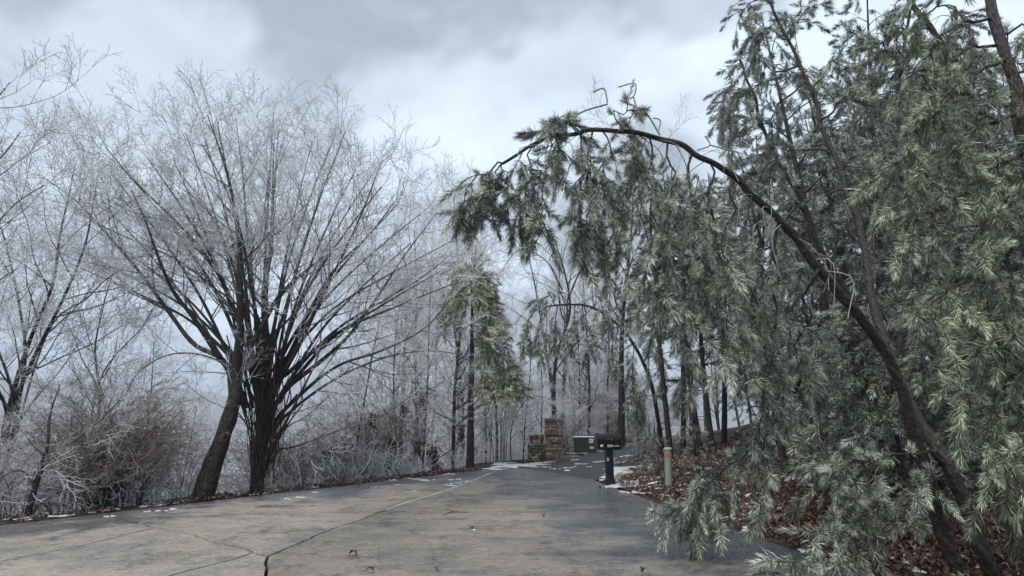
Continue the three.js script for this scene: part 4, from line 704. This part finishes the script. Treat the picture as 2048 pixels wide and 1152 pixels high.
{
  const r = rng(909);
  const E = (f) => f < 17 ? 3.85 - (f - 8.77) * 0.187 : 2.6 + (f - 17) * 0.92;
  [[1340, 19.5], [1362, 21], [1383, 18.5], [1402, 20], [1424, 19], [1446, 21.5]].forEach(([px, f], k) => placePine(k % 2 ? 1 : 0, gpos(atX(px, f), f, -0.1), 0.95 + 0.05 * (k % 3), k * 1.7, 'dark pine trunk in the tight clump right of the drive', 'clump of dark pine trunks right of the drive', 0.03, 0));
  for (let k = 0; k < 38; k++) { const f = 10.5 + Math.pow(r(), 0.9) * 26, x = E(f) + 1.7 + Math.pow(r(), 0.9) * (f < 16 ? 10 : 12); if (f > 21 && x < E(f) + 2.2) continue; placePine(Math.floor(r() * 3), gpos(x, f, -0.1), 0.8 + r() * 0.35, r() * 6.28, ...(() => { const px = 1024 + x / f * 1116; return px > 1800 ? ['ice-laden pine deep in the stand near the right margin', 'bank pines near the right margin'] : px > 1560 ? ['ice-laden pine seen behind the leaning trunk of the bent pine', 'bank pines behind the bent trunk'] : ['ice-laden pine standing behind the hanging boughs of the arch', 'bank pines behind the arch']; })(), 0.02 + r() * 0.1, (r() - 0.5) * 0.08); }
  for (let k = 0; k < 18; k++) { const f = 18 + r() * 20, px = 1520 + r() * 620; placePine(k % 3, gpos(atX(px, f), f, -0.1), 0.85 + r() * 0.3, r() * 6.28, px > 1800 ? 'ice-laden pine deep in the stand near the right margin' : 'ice-laden pine seen behind the leaning trunk of the bent pine', px > 1800 ? 'bank pines near the right margin' : 'bank pines behind the bent trunk', 0.02 + r() * 0.06); }
  for (let k = 0; k < 16; k++) { const f = 9 + r() * 10, x = E(f) + 1.6 + r() * 5; placePine(3, gpos(x, f, -0.05), 0.5 + r() * 0.5, r() * 6.28, 'young iced pine on the leaf-strewn bank below the bent pine', 'young pines on the bank', (r() - 0.5) * 0.3, 0, 'pine_sapling'); }
  for (const [px, py, s, label] of [[1290, 940, 0.34, 'small frosted pine bush beside the drive behind the mailbox'], [1318, 952, 0.34, 'frosted pine seedling just behind the pale marker post'], [1400, 955, 0.4, 'frosted pine bush on the leaves right of the marker post']]) placePine(3, hit(px, py), s, px, label, undefined, 0.1, 0, 'pine_sapling');
}
{ // the tall straight pine on the crest
  const f = 23, [a] = ray(940, 940), base = gpos(a * f, f), h = 8.6, r = rng(930), ctx = newPine(930, { size: 1.25, len: 0.6, per: 14, tufts: 6, droop: 0.7, open: 1.0, from: 0.04, tint: [0.7, 0.7], hue: [1.03, 1.0, 0.8] }), t = thing('pine_tree', 'tall straight pine with a bare lower trunk standing at the crest', 'pine tree', base), tb = new Buf();
  const tp = curve([base.clone().add(V(0, -0.5, 0)), at(942, 800, f), at(944, 680, f), at(944, 540, f)], 24); tb.tube(tp, tp.map((_, k) => lerp(0.16, 0.03, k / 24)), 10, () => PBARK, { rough: 0.3 }); part(t, 'trunk', tb.build(base), M.bark);
  const Bo = (pts, dz, o) => { const c = newPine(931 + pts[1][0] + pts[1][1], ctx.o); bough(c, curve(line(pts, f, f + dz), 10), 0.03, o); const m = part(t, 'limb', c.buf.build(base), M.bark); addInst(m, c.insts, FARTUFTS, M.farneedle, 'needles', base); };
  for (const [pts, dz] of [[[[944, 548], [925, 545], [908, 580]], 0.3], [[[944, 555], [930, 560], [915, 600]], -1.0], [[[944, 590], [925, 595], [900, 640]], -0.4], [[[944, 560], [955, 560], [968, 600]], -1.0], [[[944, 548], [965, 548], [985, 585]], -0.3], [[[944, 545], [940, 530], [930, 545]], 0.6], [[[944, 570], [915, 575], [895, 620]], -0.8], [[[944, 575], [975, 580], [1000, 630]], 0.7], [[[944, 600], [970, 600], [1005, 660]], -0.9], [[[944, 610], [915, 615], [885, 665]], 0.8], [[[944, 640], [975, 640], [1010, 690]], 0.4], [[[944, 680], [980, 680], [1020, 720]], 0.9], [[[944, 690], [985, 700], [1030, 740]], -0.5], [[[943, 730], [985, 730], [1035, 780]], 0.6], [[[942, 780], [975, 775], [1010, 790]], -0.9], [[[944, 560], [950, 540], [975, 560]], 0.9], [[[943, 660], [950, 650], [965, 690]], -1.3]]) Bo(pts, dz);
  for (const [pts, dz] of [[[[941, 822], [915, 812], [885, 795], [862, 790]], 0.2], [[[941, 822], [960, 810], [990, 800], [1012, 790]], -0.2]]) Bo(pts, dz, { per: 1.2, from: 0.75 });
}
{ // smaller bent pine behind the mailbox
  const base = gpos(atX(1325, 23), 23), L = (pts, a, b) => line(pts, a, b);
  const trunk = [base.clone().add(V(0, -0.2, 0)), ...L([[1318, 850], [1300, 760], [1268, 690], [1225, 640], [1175, 612], [1120, 610], [1080, 615]], 22.6, 21)];
  const t = thing('bent_pine', 'smaller bowed pine farther back, arching left above the mailbox', 'pine tree', base), tb = new Buf(), tp = curve(trunk, 40); tb.tube(tp, tp.map((_, k) => lerp(0.09, 0.025, k / 40)), 10, () => PBARK, { rough: 0.3 }); part(t, 'trunk', tb.build(base), M.bark);
  for (const [pts, d0, d1] of [[[[1080, 615], [1062, 630], [1048, 690]], 21, 21], [[[1090, 614], [1080, 640], [1078, 700]], 21, 20.8], [[[1110, 610], [1100, 590], [1085, 600]], 21.1, 21], [[[1115, 612], [1110, 650], [1112, 700]], 21.1, 21.3], [[[1150, 611], [1148, 640], [1145, 680]], 21.2, 21], [[[1165, 612], [1170, 650], [1178, 690]], 21.3, 21.1], [[[1190, 620], [1185, 590], [1200, 600], [1205, 640]], 21.4, 21.3], [[[1225, 640], [1225, 700], [1230, 740]], 21.6, 21.4], [[[1240, 655], [1250, 600], [1260, 640]], 21.7, 21.5], [[[1268, 690], [1265, 750], [1268, 800]], 22, 21.6], [[[1290, 735], [1310, 700], [1320, 770]], 22.2, 22], [[[1300, 760], [1285, 790], [1280, 840]], 22.4, 22]]) {
    const c = newPine(950 + pts[1][0], { size: 1.2, len: 0.55, per: 9, tufts: 5, droop: 1.2, tint: [0.8, 0.5] }); bough(c, curve(L(pts, d0, d1), 10), 0.03); const m = part(t, 'limb', c.buf.build(base), M.bark); addInst(m, c.insts, FARTUFTS, M.farneedle, 'needles', base);
  }
}
// dead thin brush among the pines
{
  const r = rng(717);
  for (let k = 0; k < 3; k++) { const f = 8 + r() * 4, x = 3.85 - (f - 8.77) * 0.187 + 1.2 + r() * 5; const c = BRUSH[2 + k % 2].clone(); c.name = numbered('shrub'); c.position.copy(gpos(x, f, -0.05)); c.rotation.y = r() * 6; c.scale.setScalar(0.3 + r() * 0.25); tag(c, 'low bare undergrowth shrub on the leaf-covered bank', 'shrub', 'undergrowth on the bank'); scene.add(c); }
}
// ---------------------------------------------------------------- mailbox
const font = await new FontLoader().loadAsync('fonts/droid/droid_sans_bold.typeface.json');
const fontI = await new FontLoader().loadAsync('fonts/droid/droid_serif_bold.typeface.json');
function text(s, size, depth, f = font, shear = 0) { const g = new TextGeometry(s, { font: f, size, depth, curveSegments: 4 }); g.computeBoundingBox(); const b = g.boundingBox; g.translate(-(b.min.x + b.max.x) / 2, -(b.min.y + b.max.y) / 2, 0); if (shear) { const P = g.attributes.position; for (let k = 0; k < P.count; k++) P.setX(k, P.getX(k) + P.getY(k) * shear); } return g; }
{
  const base = hit(1220, 969), t = thing('mailbox', 'black arched mailbox on a chunky black post beside the drive', 'mailbox', base); t.rotation.y = 0.12;
  const blk = std(0.006, 0.006, 0.007, 0.26), blk2 = std(0.009, 0.009, 0.01, 0.4), white = std(0.7, 0.7, 0.68, 0.5), red = std(0.35, 0.02, 0.02, 0.4);
  part(t, 'post', new RoundedBoxGeometry(0.185, 0.86, 0.185, 3, 0.012).translate(0, 0.44, 0), blk2);
  part(t, 'base_collar', new RoundedBoxGeometry(0.27, 0.07, 0.27, 3, 0.015).translate(0, 0.03, 0), blk2);
  part(t, 'base_collar', new RoundedBoxGeometry(0.225, 0.07, 0.225, 3, 0.015).translate(0, 0.095, 0), blk2);
  const s = new THREE.Shape(); s.moveTo(-0.15, 0); s.lineTo(0.15, 0); s.lineTo(0.15, 0.22); s.absarc(0, 0.22, 0.15, 0, Math.PI, false); s.lineTo(-0.15, 0);
  const body = part(t, 'box', new THREE.ExtrudeGeometry(s, { depth: 0.58, bevelEnabled: true, bevelSize: 0.012, bevelThickness: 0.012, bevelSegments: 3, curveSegments: 20 }).translate(0, 0, -0.29).rotateY(Math.PI / 2).translate(0, 0.89, 0), blk);
  part(body, 'door', new THREE.ExtrudeGeometry(s, { depth: 0.025, bevelEnabled: true, bevelSize: 0.02, bevelThickness: 0.01, bevelSegments: 2, curveSegments: 20 }).rotateY(-Math.PI / 2).translate(-0.3, 0.889, 0), blk);
  part(t, 'mounting_board', new RoundedBoxGeometry(0.5, 0.03, 0.24, 2, 0.006).translate(0, 0.868, 0), blk2);
  const fl = part(t, 'flag', new RoundedBoxGeometry(0.15, 0.022, 0.008, 2, 0.003).translate(-0.02, 1.13, 0.175), red); part(fl, 'flag_tip', new RoundedBoxGeometry(0.035, 0.05, 0.008, 2, 0.003).translate(0.045, 1.11, 0.177), red);
  part(t, 'sticker', new RoundedBoxGeometry(0.07, 0.055, 0.003, 1, 0.001).translate(-0.225, 0.965, 0.1645), white);
  const pl = part(t, 'number_plate', new RoundedBoxGeometry(0.12, 0.055, 0.003, 1, 0.001).translate(-0.01, 0.96, 0.1645), white); part(pl, 'numerals', text('1323', 0.034, 0.002).translate(-0.01, 0.96, 0.1665), blk2);
  const mk = []; for (let k = 0; k < 7; k++) mk.push(new RoundedBoxGeometry(0.013, k % 3 ? 0.02 : 0.032, 0.002, 1, 0.0008).applyMatrix4(new THREE.Matrix4().makeShear(0, 0.3, 0, 0, 0, 0)).translate(0.075 + k * 0.024 + (k > 1 ? 0.012 : 0), 0.958 + (k % 3 ? 0 : 0.004), 0.1645)); part(t, 'lettering', mergeGeometries(mk), white);
  const rf = part(t, 'reflector', new THREE.TorusGeometry(0.028, 0.008, 8, 24).scale(0.75, 1.25, 1).translate(-0.055, 0.62, 0.096), white); part(rf, 'reflector_lens', new THREE.SphereGeometry(0.026, 16, 10).scale(0.75, 1.25, 0.25).translate(-0.055, 0.62, 0.095), red);
}
// ---------------------------------------------------------------- stone pillar with a low wing, flower pots
{
  const base = hit(1108, 923), q = 27; base.copy(gpos(ray(1090, 923)[0] * q, q)); const t = thing('stone_pillar', 'stacked stone gate pillar with a lower wing, numbered 1323', 'stone pillar', base); t.rotation.y = -0.12;
  const r = rng(61), geos = [];
  for (let v = 0; v < 6; v++) { const pts = []; for (const x of [-0.5, 0.5]) for (const y of [-0.5, 0.5]) for (const z of [-0.5, 0.5]) for (const c of [[0.86, 1, 1], [1, 0.82, 1], [1, 1, 0.86]]) pts.push(V(x * c[0] * (0.94 + r() * 0.06), y * c[1] * (0.9 + r() * 0.1), z * c[2] * (0.9 + r() * 0.1))); geos.push(new ConvexGeometry(pts)); }
  const sb = tex(128, 128, (x, y) => { const h = wrapN(x, y, 128, 128, 10, 10, 4) * 255; return [h, h, h]; });
  for (const g of geos) { const P = g.attributes.position, U = new Float32Array(P.count * 2); for (let k = 0; k < P.count; k++) { U[k * 2] = P.getX(k) + P.getZ(k); U[k * 2 + 1] = P.getY(k); } g.setAttribute('uv', new THREE.BufferAttribute(U, 2)); }
  const mats = [[0.34, 0.26, 0.19], [0.5, 0.42, 0.35], [0.2, 0.165, 0.15], [0.3, 0.25, 0.17], [0.6, 0.54, 0.47], [0.13, 0.11, 0.105], [0.42, 0.31, 0.26]].map((c) => std(...c, 0.75, { bumpMap: sb, bumpScale: 0.03 })), mossy = [[0.2, 0.17, 0.08], [0.26, 0.22, 0.12], [0.15, 0.13, 0.07]].map((c) => std(...c, 0.8, { bumpMap: sb, bumpScale: 0.03 }));
  const stone = (x, y, z, w, h, d, m) => { const s = new THREE.Mesh(geos[Math.floor(r() * 6)], m); s.name = 'stone'; s.scale.set(w, h, d); s.position.set(x, y, z); s.rotation.set((r() - 0.5) * 0.04, (r() - 0.5) * 0.04, (r() - 0.5) * 0.03); t.add(s); };
  const face = (x0, x1, y0, y1, z, moss, side) => { let y = y0; while (y < y1 - 0.03) { const h = Math.min(0.055 + r() * 0.085, y1 - y); let x = x0; while (x < x1 - 0.02) { let w = 0.12 + r() * 0.24; if (x1 - x - w < 0.1) w = x1 - x; const mt = moss > r() ? mossy[Math.floor(r() * 3)] : mats[Math.floor(r() * 7)], dp = 0.14 + r() * 0.08; if (side) stone(side, y + h / 2, (x + w / 2), dp, h - 0.02, w - 0.02, mt); else stone(x + w / 2, y + h / 2, z, w - 0.02, h - 0.02, dp, mt); x += w; } y += h; } };
  const px0 = 0.0, px1 = 0.76, H = 1.78;                                  // pillar from x 0 to 0.76, wing from -0.74 to 0
  face(px0, px1, 0, H, 0.0, 0.05); face(-0.62, -0.07, 0, H, 0, 0, px1 - 0.085); face(-0.62, -0.07, 0, H, 0, 0, px0 + 0.085); face(px0, px1, 0, H, -0.6, 0);
  face(-0.74, 0.05, 0, 0.74, 0.09, 0.6); face(-0.45, 0.0, 0, 0.74, 0, 0.4, -0.66);
  face(0.05, 0.8, 0, 0.55, 0.09, 0.15);
  const mortar = std(0.03, 0.027, 0.025, 0.95);
  part(t, 'mortar_core', mergeGeometries([new THREE.BoxGeometry(0.68, H - 0.03, 0.56).translate(0.38, H / 2 - 0.1, -0.3), new THREE.BoxGeometry(0.68, 0.9, 0.5).translate(-0.34, 0.26, -0.17)]), mortar);
  part(t, 'cap_slab', new RoundedBoxGeometry(0.86, 0.05, 0.78, 2, 0.012).translate(0.38, H + 0.027, -0.3), std(0.42, 0.37, 0.31, 0.7, { bumpMap: sb, bumpScale: 0.02 }));
  part(t, 'wing_slab', new RoundedBoxGeometry(0.74, 0.045, 0.56, 2, 0.012).translate(-0.37, 0.765, -0.1), std(0.24, 0.2, 0.17, 0.7, { bumpMap: sb, bumpScale: 0.02 }));
  const ps = new THREE.Shape([[-0.21, -0.1], [0.15, -0.1], [0.25, 0.0], [0.17, 0.12], [-0.21, 0.12]].map(([a, b]) => new THREE.Vector2(a, b)));
  const pq = part(t, 'number_plaque', new THREE.ExtrudeGeometry(ps, { depth: 0.03, bevelEnabled: true, bevelSize: 0.008, bevelThickness: 0.006, bevelSegments: 2 }).translate(0.36, 1.27, 0.085), std(0.36, 0.29, 0.2, 0.75, { bumpMap: sb, bumpScale: 0.01 }));
  part(pq, 'numerals', text('1323', 0.13, 0.015, fontI).translate(0.34, 1.285, 0.122), std(0.02, 0.018, 0.016, 0.5));
  part(t, 'downpipe', new THREE.CylinderGeometry(0.014, 0.014, 0.3, 8).translate(-0.45, 0.15, 0.21), std(0.015, 0.015, 0.015, 0.5));
  // pots
  const prof = [[0, 0], [0.075, 0], [0.105, 0.19], [0.12, 0.19], [0.122, 0.235], [0.105, 0.235], [0.1, 0.2], [0, 0.2]].map(([a, b]) => new THREE.Vector2(a, b)), pot = new THREE.LatheGeometry(prof, 24), terra = std(0.32, 0.095, 0.045, 0.75, { bumpMap: sb, bumpScale: 0.01 });
  ['leftmost terracotta pot of pale yellow flowers on the pillar wing', 'middle terracotta pot of pale yellow flowers on the pillar wing', 'terracotta flower pot on the wing closest to the tall pillar'].forEach((label, k) => {
    const p = V(-0.58 + k * 0.22, 0.788, -0.06).applyAxisAngle(UPV, t.rotation.y).add(base), g = thing('flower_pot', label, 'flower pot', p, 'terracotta pots on the pillar wing'); part(g, 'pot', pot, terra); part(g, 'soil', new THREE.CylinderGeometry(0.1, 0.1, 0.01, 16).translate(0, 0.2, 0), mortar);
    const lv = new Buf(), pet = []; for (let j = 0; j < 90; j++) { const a = r() * 6.28, d = r() * 0.1, p0 = V(Math.cos(a) * d * 0.6, 0.2, Math.sin(a) * d * 0.6), p1 = V(Math.cos(a) * d * 1.4, 0.26 + r() * 0.1, Math.sin(a) * d * 1.4), c = [0.06, 0.12 + r() * 0.06, 0.03]; lv.spike(p0, p0.clone().lerp(p1, 0.6), p1, 0.008, c, c); }
    for (let j = 0; j < 9; j++) { const a = r() * 6.28, d = Math.sqrt(r()) * 0.11, c = V(Math.cos(a) * d, 0.3 + r() * 0.09, Math.sin(a) * d); for (let m = 0; m < 5; m++) pet.push(new THREE.SphereGeometry(0.022, 8, 5).scale(1, 0.35, 0.8).translate(0.022, 0, 0).rotateZ(0.35).rotateY(m * 1.257).rotateX(0.5).translate(c.x, c.y, c.z)); }
    part(g, 'leaves', lv.build(), M.leaf).userData.kind = 'stuff'; part(g, 'flowers', mergeGeometries(pet), std(0.75, 0.72, 0.38, 0.6)).userData.kind = 'stuff';
  });
}
// ---------------------------------------------------------------- transformer box, marker post
{
  const f = 30, base = gpos(ray(1171, 905)[0] * f, f), t = thing('transformer_box', 'dark green metal transformer box with white stickers beside the drive', 'transformer box', base); t.rotation.y = -0.1;
  const green = std(0.022, 0.042, 0.034, 0.4), white = std(0.72, 0.72, 0.7, 0.5);
  const body = part(t, 'body', new RoundedBoxGeometry(1.1, 0.7, 0.85, 3, 0.015).translate(0, 0.39, -0.4), green);
  part(t, 'lid', new RoundedBoxGeometry(1.16, 0.06, 0.92, 3, 0.02).rotateX(0.04).translate(0, 0.765, -0.4), green); part(t, 'ice_layer', new RoundedBoxGeometry(1.14, 0.03, 0.9, 3, 0.012).rotateX(0.04).translate(0, 0.808, -0.4), M.ice);
  part(body, 'door_panel', new RoundedBoxGeometry(0.42, 0.58, 0.02, 2, 0.006).translate(-0.28, 0.38, 0.03), green); part(body, 'door_panel', new RoundedBoxGeometry(0.54, 0.58, 0.02, 2, 0.006).translate(0.24, 0.38, 0.03), green);
  part(body, 'handle', new RoundedBoxGeometry(0.03, 0.12, 0.03, 2, 0.006).translate(0.02, 0.4, 0.05), std(0.02, 0.02, 0.02, 0.4)); part(body, 'sill', new RoundedBoxGeometry(1.12, 0.07, 0.05, 2, 0.01).translate(0, 0.05, 0.05), green);
  const w = part(body, 'warning_sticker', new RoundedBoxGeometry(0.19, 0.19, 0.004, 1, 0.001).translate(0.28, 0.62, 0.044), white); part(w, 'warning_mark', new RoundedBoxGeometry(0.1, 0.05, 0.003, 1, 0.001).translate(0.26, 0.62, 0.0475), std(0.05, 0.05, 0.05, 0.6));
  const w2 = part(body, 'number_sticker', new RoundedBoxGeometry(0.18, 0.1, 0.004, 1, 0.001).translate(0.31, 0.3, 0.044), white); part(w2, 'warning_mark', new RoundedBoxGeometry(0.13, 0.025, 0.003, 1, 0.001).translate(0.31, 0.31, 0.0475), std(0.15, 0.2, 0.12, 0.6));
  part(body, 'sticker', new RoundedBoxGeometry(0.09, 0.04, 0.004, 1, 0.001).translate(0.44, 0.68, 0.044), white);
  part(t, 'pad', new RoundedBoxGeometry(1.3, 0.09, 1.1, 2, 0.015).translate(0, -0.01, -0.4), std(0.2, 0.2, 0.19, 0.85));
  const p2 = gpos(ray(1149, 908)[0] * 28.8, 28.8), s = thing('black_slab', 'low black slab lying before the left end of the transformer box', 'slab', p2); part(s, 'slab', new RoundedBoxGeometry(0.86, 0.11, 0.6, 3, 0.015).translate(0, 0.06, -0.2), std(0.012, 0.012, 0.013, 0.5)); part(s, 'ice_layer', new RoundedBoxGeometry(0.5, 0.02, 0.4, 3, 0.008).translate(-0.12, 0.125, -0.25), M.ice);
}
{
  const base = hit(1338, 972), t = thing('marker_post', 'pale green utility marker post with an orange label at the leaf bank', 'marker post', base); t.rotation.z = -0.03;
  part(t, 'tube', new THREE.CylinderGeometry(0.085, 0.09, 0.95, 24).translate(0, 0.36, 0), std(0.25, 0.28, 0.235, 0.5)); part(t, 'cap', new THREE.LatheGeometry([[0, 0.9], [0.07, 0.895], [0.1, 0.87], [0.105, 0.835], [0.092, 0.83]].map(([a, b]) => new THREE.Vector2(a, b)), 24), std(0.34, 0.38, 0.33, 0.45));
  part(t, 'warning_label', new THREE.CylinderGeometry(0.089, 0.0895, 0.11, 24, 1, true, -1.25, 1.3).translate(0, 0.7, 0), std(0.36, 0.12, 0.07, 0.55, { side: THREE.DoubleSide }));
}
// ---------------------------------------------------------------- small things lying on the road
{
  const r = rng(33), drop = (px, py, s, label, k, tint = [0.1, 0.045, 0.035]) => { const [x, f] = onRoad(px, py), m = new THREE.Mesh(LEAVES[k], std(...tint, 0.5, { side: THREE.DoubleSide })); m.name = numbered('fallen_leaf'); m.position.set(x, roadY(f) + 0.012, -f); m.scale.setScalar(s); m.rotation.set((r() - 0.5) * 0.5, r() * 6.28, (r() - 0.5) * 0.4); tag(m, label, 'leaf'); scene.add(m); };
  drop(944, 1059, 1.35, 'dark curled leaf with a white speck of ice at mid road', 1); drop(713, 1114, 1.2, 'small dark leaf on the concrete near the bottom edge, right of the crack', 0); drop(748, 1146, 1.2, 'reddish leaf at the bottom edge of the road', 2, [0.16, 0.06, 0.05]); drop(875, 1145, 1.0, 'brown leaf at the bottom edge near the middle of the road', 1, [0.12, 0.07, 0.05]); drop(1284, 1148, 1.3, 'pale dry leaf on the dark concrete at the bottom right', 2, [0.2, 0.15, 0.12]); drop(905, 992, 1.0, 'tiny dark leaf on the road below the crest', 0); drop(719, 972, 1.3, 'dark leaf on the wet concrete near the left edge', 1); drop(1087, 1035, 0.9, 'small dark speck of a leaf right of the road centre', 0); drop(1201, 979, 1.6, 'dark leaf lying just in front of the mailbox post', 1);
  { const [x, f] = onRoad(946, 1061), l = []; flake(l, x, f, roadY(f) + 0.01, 0.05, 0.05, r, 1); const m = new THREE.Mesh(l[0], M.ice); m.name = numbered('ice_chip'); tag(m, 'white chip of ice beside the dark curled leaf at mid road', 'ice'); scene.add(m); }
  const b = new Buf(), P = (px, py) => { const [x, f] = onRoad(px, py); return V(x, roadY(f) + 0.01, -f); };
  b.tube(curve([P(888, 1031), P(905, 1025), P(935, 1026)], 8), Array(9).fill(0.006), 5, () => [0.05, 0.04, 0.03]); b.tube(curve([P(890, 1019), P(900, 1021), P(908, 1025)], 6), Array(7).fill(0.005), 5, () => [0.05, 0.04, 0.03]);
  const o = P(905, 1025), m = new THREE.Mesh(b.build(o), M.twig); m.position.copy(o); m.name = 'fallen_twig'; tag(m, 'thin forked dark twig lying on the road', 'twig'); scene.add(m);
}
scene.traverse((o) => { if (o.isMesh) { o.castShadow = true; o.receiveShadow = true; } });
renderer.render(scene, camera);
